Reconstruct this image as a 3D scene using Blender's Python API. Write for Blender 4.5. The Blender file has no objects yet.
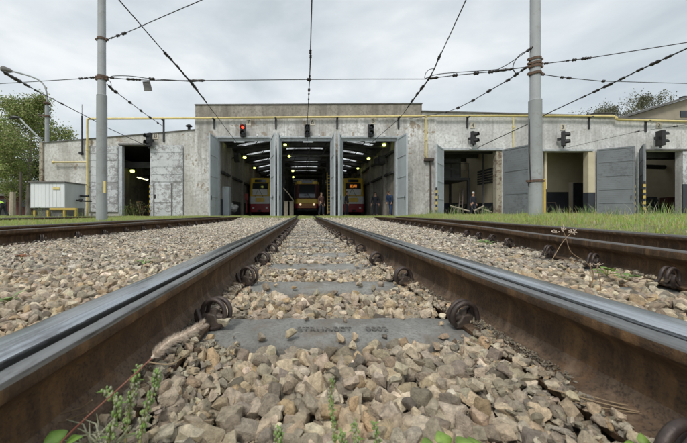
import bpy, bmesh, math, random
import numpy as np
from mathutils import Vector, Matrix, noise as mnoise
R = math.radians
rnd = random.Random(7)
rng = np.random.default_rng(11)
scene = bpy.context.scene
col = scene.collection

# ------------------------------------------------------------------ basics
CAMZ = 0.365
def P(px, py, Y):
    """world point seen at photo pixel (px,py) when it stands Y metres ahead"""
    return Vector(((px - 304.0) * Y / 300.0, Y, CAMZ + (213.0 - py) * Y / 300.0))
D = 18.4
K = D / 300.0
def FX(px, Y=D): return (px - 304.0) * Y / 300.0
def FZ(py, Y=D): return CAMZ + (213.0 - py) * Y / 300.0

# ------------------------------------------------------------------ materials
def _nt(name):
    m = bpy.data.materials.new(name); m.use_nodes = True
    nt = m.node_tree
    b = nt.nodes['Principled BSDF']
    return m, nt, b
def N(nt, typ, **kw):
    n = nt.nodes.new(typ)
    for k, v in kw.items():
        if k.startswith('i_'): n.inputs[k[2:].replace('_', ' ')].default_value = v
        else: setattr(n, k, v)
    return n
def L(nt, a, b): nt.links.new(a, b)
def c4(c): return (c[0], c[1], c[2], 1.0)
def ramp(nt, fac, stops):
    r = N(nt, 'ShaderNodeValToRGB')
    e = r.color_ramp.elements
    while len(e) < len(stops): e.new(0.5)
    for i, (p, c) in enumerate(stops):
        e[i].position = p; e[i].color = c4(c) if not isinstance(c, float) else (c, c, c, 1)
    L(nt, fac, r.inputs['Fac'])
    return r.outputs['Color']
def noise_fac(nt, scale, detail=6, rough=0.6, stretch=None, coord='Object', dist=0.0, off=(0, 0, 0)):
    tc = N(nt, 'ShaderNodeTexCoord')
    mp = N(nt, 'ShaderNodeMapping')
    mp.inputs['Location'].default_value = off
    if stretch: mp.inputs['Scale'].default_value = stretch
    L(nt, tc.outputs[coord], mp.inputs['Vector'])
    n = N(nt, 'ShaderNodeTexNoise')
    n.inputs['Scale'].default_value = scale; n.inputs['Detail'].default_value = detail
    n.inputs['Roughness'].default_value = rough; n.inputs['Distortion'].default_value = dist
    L(nt, mp.outputs['Vector'], n.inputs['Vector'])
    return n.outputs['Fac']
def mixc(nt, fac, a, b, blend='MIX'):
    m = N(nt, 'ShaderNodeMix', data_type='RGBA', blend_type=blend)
    for s, v in ((m.inputs['Factor'], fac), (m.inputs[6], a), (m.inputs[7], b)):
        if hasattr(v, 'is_output') or hasattr(v, 'links'): L(nt, v, s)
        elif isinstance(v, (int, float)): s.default_value = v
        else: s.default_value = c4(v)
    return m.outputs[2]
def bump(nt, b, fac, strength, dist=0.01):
    bp = N(nt, 'ShaderNodeBump'); bp.inputs['Strength'].default_value = strength
    bp.inputs['Distance'].default_value = dist
    L(nt, fac, bp.inputs['Height']); L(nt, bp.outputs['Normal'], b.inputs['Normal'])
M = {}
def simple(name, c1, c2=None, scale=8, rough=0.6, metal=0.0, bmp=0.0, bscale=60, stretch=None, emit=None, es=0.0, lo=.35, hi=.65, bdist=.004):
    m, nt, b = _nt(name)
    if c2 is None: c2 = tuple(x * 0.72 for x in c1)
    f = noise_fac(nt, scale, stretch=stretch)
    L(nt, ramp(nt, f, [(lo, c1), (hi, c2)]), b.inputs['Base Color'])
    b.inputs['Roughness'].default_value = rough; b.inputs['Metallic'].default_value = metal
    if bmp: bump(nt, b, noise_fac(nt, bscale), bmp, bdist)
    if emit: b.inputs['Emission Color'].default_value = c4(emit); b.inputs['Emission Strength'].default_value = es
    M[name] = m
    return m

simple('yellow_paint', (.62, .44, .09), (.50, .36, .10), 6, .5)
simple('yellow_pipe', (.74, .62, .27), (.58, .47, .2), 3, .55)
simple('black_paint', (.012, .012, .013), (.03, .03, .03), 8, .5)
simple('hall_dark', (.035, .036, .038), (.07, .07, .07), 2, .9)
simple('beam_grey', (.16, .165, .165), (.09, .09, .09), 2, .8)
simple('beige_wall', (.64, .57, .42), (.55, .48, .34), 1.2, .8)
simple('dado_grey', (.045, .05, .06), (.03, .034, .04), 1.5, .6)
simple('wire', (.02, .02, .022), (.04, .04, .04), 8, .6)
simple('insulator', (.018, .015, .015), (.03, .02, .02), 8, .35)
simple('rust_band', (.16, .09, .055), (.08, .06, .05), 20, .8)
simple('sheet_metal', (.52, .54, .55), (.42, .44, .45), 3, .5, stretch=(1, 1, .2))
simple('white_metal', (.76, .78, .80), (.66, .68, .70), 3, .5, stretch=(1, 1, .2))
simple('skin', (.45, .27, .19), (.40, .24, .17), 8, .6)
simple('hair', (.04, .025, .015), (.08, .05, .03), 30, .7)
simple('white_cap', (.7, .7, .7), (.6, .6, .6), 8, .5)
simple('work_blue', (.03, .06, .13), (.02, .04, .09), 12, .85)
simple('work_dark', (.018, .02, .03), (.03, .032, .04), 12, .85)
simple('work_brown', (.10, .045, .03), (.06, .03, .025), 12, .85)
simple('hi_vis', (.50, .78, .10), (.42, .68, .08), 12, .7)
simple('tram_yellow', (.85, .58, .05), (.75, .50, .06), 3, .35)
simple('tram_red', (.36, .018, .03), (.28, .018, .025), 3, .35)
simple('tram_white', (.82, .82, .80), (.7, .7, .68), 5, .4)
simple('rubber', (.015, .015, .015), (.025, .025, .025), 8, .7)
simple('cloth_grey', (.5, .5, .48), (.35, .35, .34), 8, .9)
simple('brick_dark', (.13, .045, .035), (.08, .035, .03), 3, .9)
simple('wood_pale', (.42, .37, .28), (.30, .26, .2), 8, .8)
simple('bark', (.10, .08, .06), (.30, .28, .25), 5, .9, stretch=(1, 1, .3))
simple('coping', (.10, .10, .10), (.17, .16, .15), 2, .8)
simple('stem_red', (.22, .07, .05), (.28, .12, .08), 60, .6)
simple('stem_green', (.20, .24, .07), (.26, .24, .10), 60, .6)
simple('dry_stem', (.22, .15, .09), (.30, .22, .12), 60, .7)
simple('foxtail_hair', (.52, .42, .33), (.60, .51, .41), 90, .8)
simple('asphalt', (.10, .10, .10), (.16, .155, .15), 2, .9)
simple('gable_wall', (.36, .31, .24), (.30, .26, .2), 1.5, .8)
simple('dark_glass', (.02, .025, .03), (.035, .04, .045), 2, .08)
simple('lamp_yellow', (.8, .8, .2), None, 5, .5, emit=(.88, 1.0, .25), es=2.2)
simple('lamp_white', (.8, .8, .6), None, 5, .5, emit=(1.0, .93, .45), es=3.0)
simple('signal_red', (.8, .02, .01), None, 5, .3, emit=(1.0, .05, .02), es=2.2)
simple('display_lit', (.4, .1, .02), None, 5, .3, emit=(1.0, .32, .04), es=.5)
simple('sign_cream', (.60, .55, .45), (.50, .46, .38), 8, .6)
simple('headlight', (.75, .7, .55), (.6, .55, .4), 8, .15, emit=(1, .8, .5), es=.5)
simple('brown_pipe', (.10, .07, .05), (.06, .05, .045), 5, .6)
simple('red_paint', (.3, .03, .02), (.2, .02, .02), 5, .5)

# plaster facade with stains, patches and runs
def plaster(name, base, pale, dirt, patch, seed=0, patchpos=.62, runs=.5):
    m, nt, b = _nt(name)
    o = (seed * 3.1, 0, seed * 1.7)
    big = noise_fac(nt, .8, 9, .68, off=o)
    c = ramp(nt, big, [(.34, base), (.52, tuple((a + d) / 2 for a, d in zip(base, pale))), (.66, pale)])
    run = noise_fac(nt, 1.6, 6, .6, stretch=(1, 1, .12), off=o)
    rf = ramp(nt, run, [(.46, 0.0), (.72, runs)])
    c = mixc(nt, rf, c, dirt)
    dr = noise_fac(nt, 2.4, 5, .6, stretch=(3.2, 1, .10), off=(o[0] + 3, 0, 1))
    c = mixc(nt, ramp(nt, dr, [(.56, 0.0), (.68, runs * .5)]), c, tuple(x * .9 for x in dirt))
    fine = noise_fac(nt, 7, 8, .7, off=o)
    ff = ramp(nt, fine, [(.46, 0.0), (.64, .6)])
    c = mixc(nt, ff, c, dirt)
    pt = noise_fac(nt, .9, 7, .68, off=(o[0] + 9, 2, o[2]), dist=.3)
    pf = ramp(nt, pt, [(patchpos, 0.0), (patchpos + .02, .85)])
    c = mixc(nt, pf, c, patch)
    tcx = N(nt, 'ShaderNodeTexCoord'); nz = N(nt, 'ShaderNodeTexNoise'); nz.inputs['Scale'].default_value = 1.3; nz.inputs['Detail'].default_value = 6
    L(nt, tcx.outputs['Object'], nz.inputs['Vector'])
    va = N(nt, 'ShaderNodeVectorMath', operation='MULTIPLY_ADD'); va.inputs[1].default_value = (1.4, 0, 1.4); L(nt, nz.outputs['Color'], va.inputs[0]); L(nt, tcx.outputs['Object'], va.inputs[2])
    vo = N(nt, 'ShaderNodeTexVoronoi', feature='DISTANCE_TO_EDGE'); vo.inputs['Scale'].default_value = .34; L(nt, va.outputs[0], vo.inputs['Vector'])
    cf = ramp(nt, vo.outputs['Distance'], [(.002, .38), (.007, 0.0)])
    c = mixc(nt, cf, c, tuple(x * .45 for x in dirt))
    blo = noise_fac(nt, .33, 5, .6, off=(o[0] + 20, 0, 5))
    c = mixc(nt, ramp(nt, blo, [(.42, 0.0), (.60, .42)]), c, dirt)
    L(nt, c, b.inputs['Base Color']); b.inputs['Roughness'].default_value = .88
    bump(nt, b, fine, .5, .02)
    M[name] = m
plaster('plaster_main', (.62, .61, .585), (.86, .86, .85), (.25, .235, .21), (.30, .23, .16), 1, .585, .85)
plaster('plaster_top', (.31, .285, .24), (.43, .40, .35), (.13, .115, .095), (.46, .43, .39), 2, .64, .9)
plaster('plaster_left', (.58, .57, .545), (.80, .80, .78), (.28, .26, .225), (.33, .26, .19), 3, .60, .7)
plaster('plaster_right', (.64, .64, .63), (.84, .845, .84), (.32, .31, .295), (.36, .31, .26), 5, .65, .75)
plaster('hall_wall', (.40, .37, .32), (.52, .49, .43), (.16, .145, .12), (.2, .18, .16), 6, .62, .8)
plaster('frame_paint', (.48, .52, .545), (.55, .59, .61), (.28, .29, .30), (.25, .2, .16), 7, .72, .4)
# peeling pale blue paint with horizontal boards
def peeling(name, paint, under, board=True, thr=.56):
    m, nt, b = _nt(name)
    f = noise_fac(nt, 4.2, 12, .82, stretch=(1, 1, 1.25))
    big = noise_fac(nt, .5, 3, .5, off=(4, 0, 3))
    ad = N(nt, 'ShaderNodeMath', operation='MULTIPLY_ADD'); ad.inputs[1].default_value = .35; 
    L(nt, big, ad.inputs[0]); L(nt, f, ad.inputs[2])
    pf = ramp(nt, ad.outputs[0], [(thr + .16, 0.0), (thr + .19, .9)])
    c0 = ramp(nt, noise_fac(nt, 1.1), [(.35, paint), (.65, tuple(x * .82 for x in paint))])
    c = mixc(nt, pf, c0, under)
    L(nt, c, b.inputs['Base Color']); b.inputs['Roughness'].default_value = .7
    bump(nt, b, f, .3, .01)
    M[name] = m
peeling('leaf_pale', (.62, .64, .655), (.27, .265, .265), thr=.52)
peeling('leaf_blue', (.50, .545, .575), (.30, .28, .26), thr=.62)
peeling('leaf_dark', (.20, .22, .235), (.13, .14, .15), thr=.58)
peeling('pole_paint', (.34, .36, .365), (.27, .27, .26), thr=.56)
peeling('concrete_frame', (.42, .38, .30), (.14, .09, .06), thr=.52)
# wood/painted hazard stripes: real bars are built, these are their paints
# rail steels
def rail_rust(name, c1, c2, c3):
    m, nt, b = _nt(name)
    f = noise_fac(nt, 9, 8, .7)
    sp = noise_fac(nt, 160, 4, .7)
    c = ramp(nt, f, [(.30, c1), (.5, c2), (.70, c3)])
    sf = ramp(nt, sp, [(.50, 0.0), (.62, .75)])
    c = mixc(nt, sf, c, (.035, .024, .018))
    pq = noise_fac(nt, 3.2, 7, .65, stretch=(1, .5, 1.6), off=(3, 1, 0))
    c = mixc(nt, ramp(nt, pq, [(.46, 0.0), (.66, .7)]), c, tuple(x * .5 for x in c1))
    og = noise_fac(nt, 14, 7, .7, off=(7, 1, 5))
    c = mixc(nt, ramp(nt, og, [(.56, 0.0), (.66, .5)]), c, (.17, .085, .035))
    st = noise_fac(nt, 26, 5, .6, stretch=(1, 1, .08))
    c = mixc(nt, ramp(nt, st, [(.5, 0.0), (.7, .45)]), c, tuple(x * 1.7 for x in c3))
    L(nt, c, b.inputs['Base Color']); b.inputs['Roughness'].default_value = .72
    b.inputs['Specular IOR Level'].default_value = .35
    bump(nt, b, sp, .8, .003)
    M[name] = m
rail_rust('rail_rust', (.045, .026, .014), (.092, .052, .025), (.160, .090, .038))
rail_rust('foot_dust', (.080, .050, .030), (.125, .083, .053), (.17, .118, .078))
def steel(name, c, rough, metal, scr=.5, dirt=.0):
    m, nt, b = _nt(name)
    s = noise_fac(nt, 210, 6, .75, stretch=(1, .008, 1))
    d = noise_fac(nt, 26, 9, .75, stretch=(1, .22, 1))
    cc = ramp(nt, s, [(.34, tuple(x * .45 for x in c)), (.5, tuple(x * .85 for x in c)), (.66, c)])
    cc = mixc(nt, ramp(nt, d, [(.52, 0.0), (.72, dirt)]), cc, (.07, .055, .045))
    L(nt, cc, b.inputs['Base Color']); b.inputs['Metallic'].default_value = metal
    rr = ramp(nt, s, [(.3, rough * .8), (.7, rough * 1.3)])
    L(nt, rr, b.inputs['Roughness'])
    bump(nt, b, s, scr, .0006)
    M[name] = m
steel('steel_running', (.58, .605, .635), .22, 1.0, .9, .75)
steel('steel_lip', (.36, .355, .35), .34, .95, 1.0, .9)
steel('steel_dull', (.15, .13, .115), .45, .6, .4, .7)
simple('groove_dark', (.012, .011, .010), (.03, .026, .022), 60, .9, bmp=.5, bscale=200)  # near-black colour for the rail groove faces
simple('clip_steel', (.045, .036, .034), (.085, .062, .052), 40, .48, .35, bmp=.4, bscale=220, bdist=.002)
simple('bolt_steel', (.075, .06, .05), (.13, .10, .08), 50, .55, .3, bmp=.4, bscale=220, bdist=.002)
# concrete sleepers
m, nt, b = _nt('sleeper_concrete')
f = noise_fac(nt, 6, 9, .7); sp = noise_fac(nt, 90, 6, .75)
c = ramp(nt, f, [(.32, (.20, .20, .185)), (.5, (.27, .268, .25)), (.68, (.33, .325, .305))])
c = mixc(nt, ramp(nt, sp, [(.48, 0.0), (.62, .6)]), c, (.15, .14, .12))
rs = noise_fac(nt, 4.5, 7, .7, off=(5, 2, 1)); c = mixc(nt, ramp(nt, rs, [(.52, 0.0), (.66, .65)]), c, (.20, .155, .11))
ws_ = noise_fac(nt, 17, 7, .75, off=(1, 7, 1)); c = mixc(nt, ramp(nt, ws_, [(.56, 0.0), (.66, .55)]), c, (.46, .45, .42))
L(nt, c, b.inputs['Base Color']); b.inputs['Roughness'].default_value = .9
bump(nt, b, sp, 1.0, .008); M['sleeper_concrete'] = m
# stones: colour stored per stone, mottled in the shader
m, nt, b = _nt('stone')
at = N(nt, 'ShaderNodeAttribute', attribute_name='Col')
f = noise_fac(nt, 70, 6, .7); g = noise_fac(nt, 300, 4, .7)
mo = ramp(nt, f, [(.32, .55), (.68, 1.25)])
c = mixc(nt, 1.0, at.outputs['Color'], mo, 'MULTIPLY')
c = mixc(nt, ramp(nt, g, [(.55, 0.0), (.72, .35)]), c, (.16, .13, .10))
L(nt, c, b.inputs['Base Color']); b.inputs['Roughness'].default_value = .82
ad = N(nt, 'ShaderNodeMath', operation='ADD'); L(nt, f, ad.inputs[0]); L(nt, g, ad.inputs[1])
bump(nt, b, ad.outputs[0], .9, .006); M['stone'] = m
# leafy things: colour attribute
m, nt, b = _nt('leafy')
at = N(nt, 'ShaderNodeAttribute', attribute_name='Col')
L(nt, at.outputs['Color'], b.inputs['Base Color']); b.inputs['Roughness'].default_value = .6
tr = N(nt, 'ShaderNodeBsdfTranslucent'); L(nt, at.outputs['Color'], tr.inputs['Color'])
mx = N(nt, 'ShaderNodeMixShader'); mx.inputs[0].default_value = .35
out = nt.nodes['Material Output']
L(nt, b.outputs[0], mx.inputs[1]); L(nt, tr.outputs[0], mx.inputs[2]); L(nt, mx.outputs[0], out.inputs['Surface'])
M['leafy'] = m
# grit and soil
m, nt, b = _nt('soil')
f = noise_fac(nt, 14, 9, .75); g = noise_fac(nt, 1.1, 4)
c = ramp(nt, f, [(.35, (.085, .07, .055)), (.5, (.17, .15, .125)), (.68, (.30, .275, .24))])
L(nt, c, b.inputs['Base Color']); b.inputs['Roughness'].default_value = .95
bump(nt, b, f, .8, .03); M['soil'] = m
m, nt, b = _nt('turf')
f = noise_fac(nt, 5, 9, .75)
c = ramp(nt, f, [(.35, (.09, .11, .04)), (.5, (.17, .19, .07)), (.70, (.30, .27, .15))])
L(nt, c, b.inputs['Base Color']); b.inputs['Roughness'].default_value = .95
bump(nt, b, f, .8, .03); M['turf'] = m
m, nt, b = _nt('clear_skylight')
tr = N(nt, 'ShaderNodeBsdfTranslucent'); tr.inputs['Color'].default_value = (.95, .96, .97, 1)
L(nt, tr.outputs[0], nt.nodes['Material Output'].inputs['Surface']); M['clear_skylight'] = m
# frosted skylight
m, nt, b = _nt('skylight_glass')
tr = N(nt, 'ShaderNodeBsdfTranslucent'); L(nt, ramp(nt, noise_fac(nt, 1.3, 6, .7), [(.35, (.30, .30, .30)), (.62, (.85, .87, .88))]), tr.inputs['Color'])
L(nt, tr.outputs[0], nt.nodes['Material Output'].inputs['Surface']); M['skylight_glass'] = m
m, nt, b = _nt('windscreen_glass')
b.inputs['Base Color'].default_value = (.03, .035, .04, 1); b.inputs['Roughness'].default_value = .06
b.inputs['Specular IOR Level'].default_value = .8
M['windscreen_glass'] = m

# ------------------------------------------------------------------ mesh builder
class MB:
    def __init__(s): s.v = []; s.f = []; s.mi = []; s.cur = 0
    def add(s, vs, fs, mi=None):
        o = len(s.v); s.v += [tuple(v) for v in vs]
        s.f += [tuple(i + o for i in f) for f in fs]
        s.mi += [s.cur if mi is None else mi] * len(fs)
        return s
    def box(s, x0, x1, y0, y1, z0, z1, mi=None):
        return s.add([(x0, y0, z0), (x1, y0, z0), (x1, y1, z0), (x0, y1, z0), (x0, y0, z1), (x1, y0, z1), (x1, y1, z1), (x0, y1, z1)],
                     [(0, 3, 2, 1), (4, 5, 6, 7), (0, 1, 5, 4), (1, 2, 6, 5), (2, 3, 7, 6), (3, 0, 4, 7)], mi)
    def prism(s, poly, y0, y1, mi=None):
        """polygon in xz extruded in y"""
        n = len(poly)
        vs = [(x, y0, z) for x, z in poly] + [(x, y1, z) for x, z in poly]
        fs = [tuple(range(n)), tuple(range(2 * n - 1, n - 1, -1))] + [(i, i + n, (i + 1) % n + n, (i + 1) % n) for i in range(n)]
        return s.add(vs, fs, mi)
    def obox(s, a, b, w, h0, h1, mi=None):
        """upright slab from ground point a to b (xy), thickness w, z range h0..h1"""
        a = Vector(a[:2]); b = Vector(b[:2]); d = (b - a).normalized(); n = Vector((-d.y, d.x)) * w / 2
        q = [a + n, b + n, b - n, a - n]
        return s.add([(p.x, p.y, h0) for p in q] + [(p.x, p.y, h1) for p in q],
                     [(0, 3, 2, 1), (4, 5, 6, 7), (0, 1, 5, 4), (1, 2, 6, 5), (2, 3, 7, 6), (3, 0, 4, 7)][::1], mi)
    def tube(s, pts, r, n=8, cap=True, mi=None):
        pts = [Vector(p) for p in pts]; m = len(pts)
        rs = r if isinstance(r, (list, tuple)) else [r] * m
        vs = []; prev = None
        for i, p in enumerate(pts):
            t = (pts[min(i + 1, m - 1)] - pts[max(i - 1, 0)]).normalized()
            if prev is None:
                a = Vector((0, 0, 1)) if abs(t.z) < .9 else Vector((1, 0, 0))
                u = t.cross(a).normalized()
            else:
                u = prev - t * prev.dot(t)
                u = u.normalized() if u.length > 1e-6 else t.orthogonal().normalized()
            prev = u; w = t.cross(u)
            for k in range(n):
                a = 2 * math.pi * k / n
                vs.append(p + (u * math.cos(a) + w * math.sin(a)) * rs[i])
        fs = [(i * n + k, i * n + (k + 1) % n, (i + 1) * n + (k + 1) % n, (i + 1) * n + k) for i in range(m - 1) for k in range(n)]
        if cap: fs += [tuple(range(n - 1, -1, -1)), tuple((m - 1) * n + k for k in range(n))]
        return s.add(vs, fs, mi)
    def ball(s, c, rx, ry=None, rz=None, n=10, m=7, mi=None):
        ry = ry or rx; rz = rz or rx; c = Vector(c)
        vs = [c + Vector((0, 0, -rz))]
        for j in range(1, m):
            t = math.pi * j / m
            for k in range(n):
                a = 2 * math.pi * k / n
                vs.append(c + Vector((rx * math.sin(t) * math.cos(a), ry * math.sin(t) * math.sin(a), -rz * math.cos(t))))
        vs.append(c + Vector((0, 0, rz)))
        fs = [(0, 1 + (k + 1) % n, 1 + k) for k in range(n)]
        for j in range(m - 2):
            for k in range(n):
                a = 1 + j * n + k; b_ = 1 + j * n + (k + 1) % n
                fs.append((a, b_, b_ + n, a + n))
        e = len(vs) - 1; o = 1 + (m - 2) * n
        fs += [(e, o + k, o + (k + 1) % n) for k in range(n)]
        return s.add(vs, fs, mi)
    def build(s, name, mats, parent=None, origin=None, smooth=None, bevel=None):
        if origin is None:
            if parent is not None: origin = parent.matrix_world_loc if hasattr(parent, 'matrix_world_loc') else wloc(parent)
            else:
                xs = [v[0] for v in s.v]; ys = [v[1] for v in s.v]; zs = [v[2] for v in s.v]
                origin = Vector(((min(xs) + max(xs)) / 2, (min(ys) + max(ys)) / 2, min(zs)))
        origin = Vector(origin)
        me = bpy.data.meshes.new(name)
        me.from_pydata([(v[0] - origin[0], v[1] - origin[1], v[2] - origin[2]) for v in s.v], [], s.f)
        if not isinstance(mats, (list, tuple)): mats = [mats]
        for m in mats: me.materials.append(M[m] if isinstance(m, str) else m)
        me.polygons.foreach_set('material_index', s.mi)
        if smooth is not None:
            me.shade_smooth(); me.set_sharp_from_angle(angle=R(smooth))
        me.update()
        o = bpy.data.objects.new(name, me); col.objects.link(o)
        if parent is not None:
            o.parent = parent; o.location = origin - wloc(parent)
        else: o.location = origin
        if bevel:
            md = o.modifiers.new('Bevel', 'BEVEL'); md.width = bevel; md.segments = 2; md.limit_method = 'ANGLE'
        return o
def wloc(o):
    l = Vector(o.location)
    while o.parent is not None: o = o.parent; l += Vector(o.location)
    return l
def tag(o, label, cat, group=None):
    o['label'] = label; o['category'] = cat
    if group: o['group'] = group
    return o
def empty(name, loc, label, cat, group=None):
    o = bpy.data.objects.new(name, None); col.objects.link(o); o.location = loc; o.empty_display_size = .1
    return tag(o, label, cat, group)
def copy_tree(o, parent=None):
    c = o.copy(); col.objects.link(c)
    if parent is not None: c.parent = parent
    for ch in o.children: copy_tree(ch, c)
    return c
def struct(o): o['kind'] = 'structure'; return o
def np_mesh(name, verts, loops, starts, totals, mat, colr=None, smooth=False):
    me = bpy.data.meshes.new(name)
    me.vertices.add(len(verts)); me.vertices.foreach_set('co', verts.astype(np.float32).ravel())
    me.loops.add(len(loops)); me.loops.foreach_set('vertex_index', loops.astype(np.int32))
    me.polygons.add(len(starts)); me.polygons.foreach_set('loop_start', starts.astype(np.int32))
    me.polygons.foreach_set('loop_total', totals.astype(np.int32))
    me.materials.append(M[mat])
    if colr is not None:
        a = me.color_attributes.new('Col', 'FLOAT_COLOR', 'POINT')
        cc = np.ones((len(verts), 4), np.float32); cc[:, :3] = colr
        a.data.foreach_set('color', cc.ravel())
    me.update(calc_edges=True)
    if smooth: me.shade_smooth()
    else: me.shade_flat()
    o = bpy.data.objects.new(name, me); col.objects.link(o)
    return o
def chain(pts, n):
    """Catmull-Rom through points"""
    pts = [Vector(p) for p in pts]; out = []
    for i in range(len(pts) - 1):
        p0 = pts[max(i - 1, 0)]; p1 = pts[i]; p2 = pts[i + 1]; p3 = pts[min(i + 2, len(pts) - 1)]
        for k in range(n):
            t = k / n
            out.append(.5 * ((2 * p1) + (p2 - p0) * t + (2 * p0 - 5 * p1 + 4 * p2 - p3) * t * t + (3 * p1 - p0 - 3 * p2 + p3) * t ** 3))
    out.append(pts[-1]); return out

# ------------------------------------------------------------------ camera, world, light
cam = bpy.data.cameras.new('camera'); co = bpy.data.objects.new('camera', cam); col.objects.link(co)
co.location = (0, 0, CAMZ); co.rotation_euler = (R(90), 0, 0)
cam.sensor_width = 36; cam.lens = 36 * 300 / 687
cam.shift_x = (343.5 - 304) / 687; cam.shift_y = -(221.5 - 213) / 687
cam.clip_start = .02; cam.clip_end = 3000
cam.dof.use_dof = True; cam.dof.focus_distance = 1.7; cam.dof.aperture_fstop = 7.5
scene.camera = co
w = bpy.data.worlds.new('World'); scene.world = w; w.use_nodes = True
nt = w.node_tree; bg = nt.nodes['Background']; wo = nt.nodes['World Output']
sky = N(nt, 'ShaderNodeTexSky', sky_type='NISHITA', sun_disc=False)
SUN_EL, SUN_AZ = R(52), R(200)
sky.sun_elevation = SUN_EL; sky.sun_rotation = SUN_AZ
tc = N(nt, 'ShaderNodeTexCoord'); mp = N(nt, 'ShaderNodeMapping'); mp.inputs['Scale'].default_value = (1, 1, 2.4)
L(nt, tc.outputs['Generated'], mp.inputs['Vector'])
n1 = N(nt, 'ShaderNodeTexNoise'); n1.inputs['Scale'].default_value = 2.6; n1.inputs['Detail'].default_value = 9; n1.inputs['Roughness'].default_value = .52
n1.inputs['Distortion'].default_value = .25
L(nt, mp.outputs['Vector'], n1.inputs['Vector'])
cl = ramp(nt, n1.outputs['Fac'], [(.32, (.385, .43, .458)), (.50, (.51, .55, .572)), (.66, (.642, .663, .673))])
# the sky texture is bright: bring it to the usual 0.1 before it is veiled by cloud
sc_ = N(nt, 'ShaderNodeVectorMath', operation='SCALE'); sc_.inputs['Scale'].default_value = .10
L(nt, sky.outputs[0], sc_.inputs[0])
cm = mixc(nt, .93, sc_.outputs[0], cl)
L(nt, cm, bg.inputs['Color']); bg.inputs['Strength'].default_value = 1.0
sun = bpy.data.lights.new('sun', 'SUN'); sun.energy = 1.5; sun.angle = R(14); sun.color = (1, .96, .90)
so = bpy.data.objects.new('sun', sun); col.objects.link(so)
# from behind the camera, a little to the left
so.rotation_euler = (R(38), 0, R(-25))
scene.view_settings.view_transform = 'Standard'; scene.view_settings.look = 'None'
scene.view_settings.exposure = 0.58; scene.view_settings.gamma = 1.0
scene.cycles.use_denoising = True
scene.cycles.max_bounces = 8

# ------------------------------------------------------------------ tracks
HZ = 0.18
CX = 0.099
right_clip = [(1.20, -2.0), (1.44, 0.0), (1.62, .8), (1.77, 1.44), (1.89, 1.98), (2.02, 2.55), (2.16, 3.15), (2.42, 4.15), (2.68, 5.6), (2.88, 7.0), (3.1, 9.0), (3.30, 11.5), (3.42, 14.5), (3.47, 18.4), (3.5, 45)]
def resample(pts, step):
    pts = chain([(p[0], p[1], 0) for p in pts], 12)
    out = [pts[0]]; acc = 0
    for a, b_ in zip(pts, pts[1:]):
        l = (b_ - a).length
        if l < 1e-9: continue
        t = step - acc
        while t <= l:
            out.append(a + (b_ - a) * (t / l)); t += step
        acc = (acc + l) % step
    out.append(pts[-1])
    return out
def normals(pts):
    ns = []
    for i in range(len(pts)):
        t = (pts[min(i + 1, len(pts) - 1)] - pts[max(i - 1, 0)]).normalized()
        ns.append(Vector((t.y, -t.x, 0)))   # to the right of travel
    return ns
PROFILE = [(-.075, 0), (.105, 0), (.106, .011), (.056, .021), (.034, .031), (.021, .052), (.016, .098), (.022, .116), (.034, .130), (.050, .140), (.057, .146), (.0585, .152), (.0585, .164), (.0560, .1705),
           (.051, .1735), (.035, .1735), (.030, .171), (.027, .165), (.025, .142), (.022, .136), (.014, .136), (.010, .142), (.0105, .165), (.009, .1725), (.003, .178), (-.008, .1802),
           (-.044, .1802), (-.054, .1785), (-.060, .174), (-.063, .166), (-.063, .142), (-.056, .132), (-.020, .116), (-.004, .106), (.003, .092), (.002, .05), (-.004, .034), (-.014, .025), (-.075, .011)]
def seg_mat(i):
    if i in (2, 3, 4): return 1          # foot top inner: dusty
    if i in (36, 37): return 1
    if i in (12, 13, 14, 15): return 3
    if 16 <= i <= 20: return 4
    if 21 <= i <= 27: return 2
    return 0
def rail(path, off, inward, name, label, mats, group):
    """path: centreline of track; off: signed gauge-face offset; inward: +1 when track centre lies to the right of the rail"""
    ns = normals(path); mb = MB(); n = len(PROFILE); rev = inward < 0
    vs = []
    for p, nn in zip(path, ns):
        for u, z in PROFILE:
            q = p + nn * (off + u * inward); vs.append((q.x, q.y, z))
    m = len(path)
    for i in range(m - 1):
        for k in range(n):
            a = i * n + k; b_ = i * n + (k + 1) % n
            f = (a, b_, b_ + n, a + n)
            mb.f.append(f if rev else f[::-1]); mb.mi.append(seg_mat(k))
    mb.v = vs
    mb.f += [tuple(range(n)), tuple((m - 1) * n + k for k in range(n - 1, -1, -1))]; mb.mi += [0, 0]
    o = mb.build(name, mats, origin=(path[0].x, path[0].y, 0), smooth=32)
    return tag(o, label, 'rail', group)
main_path = resample([(CX, -3), (CX, 6), (CX + .01, 18.4), (CX + .02, 30)], .5)
left_path = resample([(-3.80, -3), (-3.80, 5), (-3.76, 11), (-3.66, 18.4), (-3.7, 44)], .5)
rc = resample(right_clip, .25); rn = normals(rc)
right_path = [p + n_ * (.095 + .5) for p, n_ in zip(rc, rn)]
far_path = resample([(-10.9, -3), (-10.7, 8), (-10.4, 16), (-10.3, 30)], .8)
RM = ['rail_rust', 'foot_dust', 'steel_running', 'steel_lip', 'groove_dark']
RD = ['rail_rust', 'foot_dust', 'steel_dull', 'steel_dull', 'groove_dark']
rail(main_path, -.5, 1, 'tram_rail', 'shiny grooved steel rail at left of the middle track, running to the centre gate', RM, 'rails of the middle track')
rail(main_path, .508, -1, 'tram_rail', 'shiny grooved steel rail at right of the middle track, beside big spring clips', RM, 'rails of the middle track')
rail(left_path, -.5, 1, 'tram_rail', 'dull brown rail of the left track, farther one beside the grass', RD, 'rails of the left track')
rail(left_path, .5, -1, 'tram_rail', 'dull brown rail of the left track, nearer one beside the wide strip of ballast', RD, 'rails of the left track')
rail(right_path, -.5, 1, 'tram_rail', 'dull brown rail of the curving right track, nearer one with spring clips in front', RD, 'rails of the right track')
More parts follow.
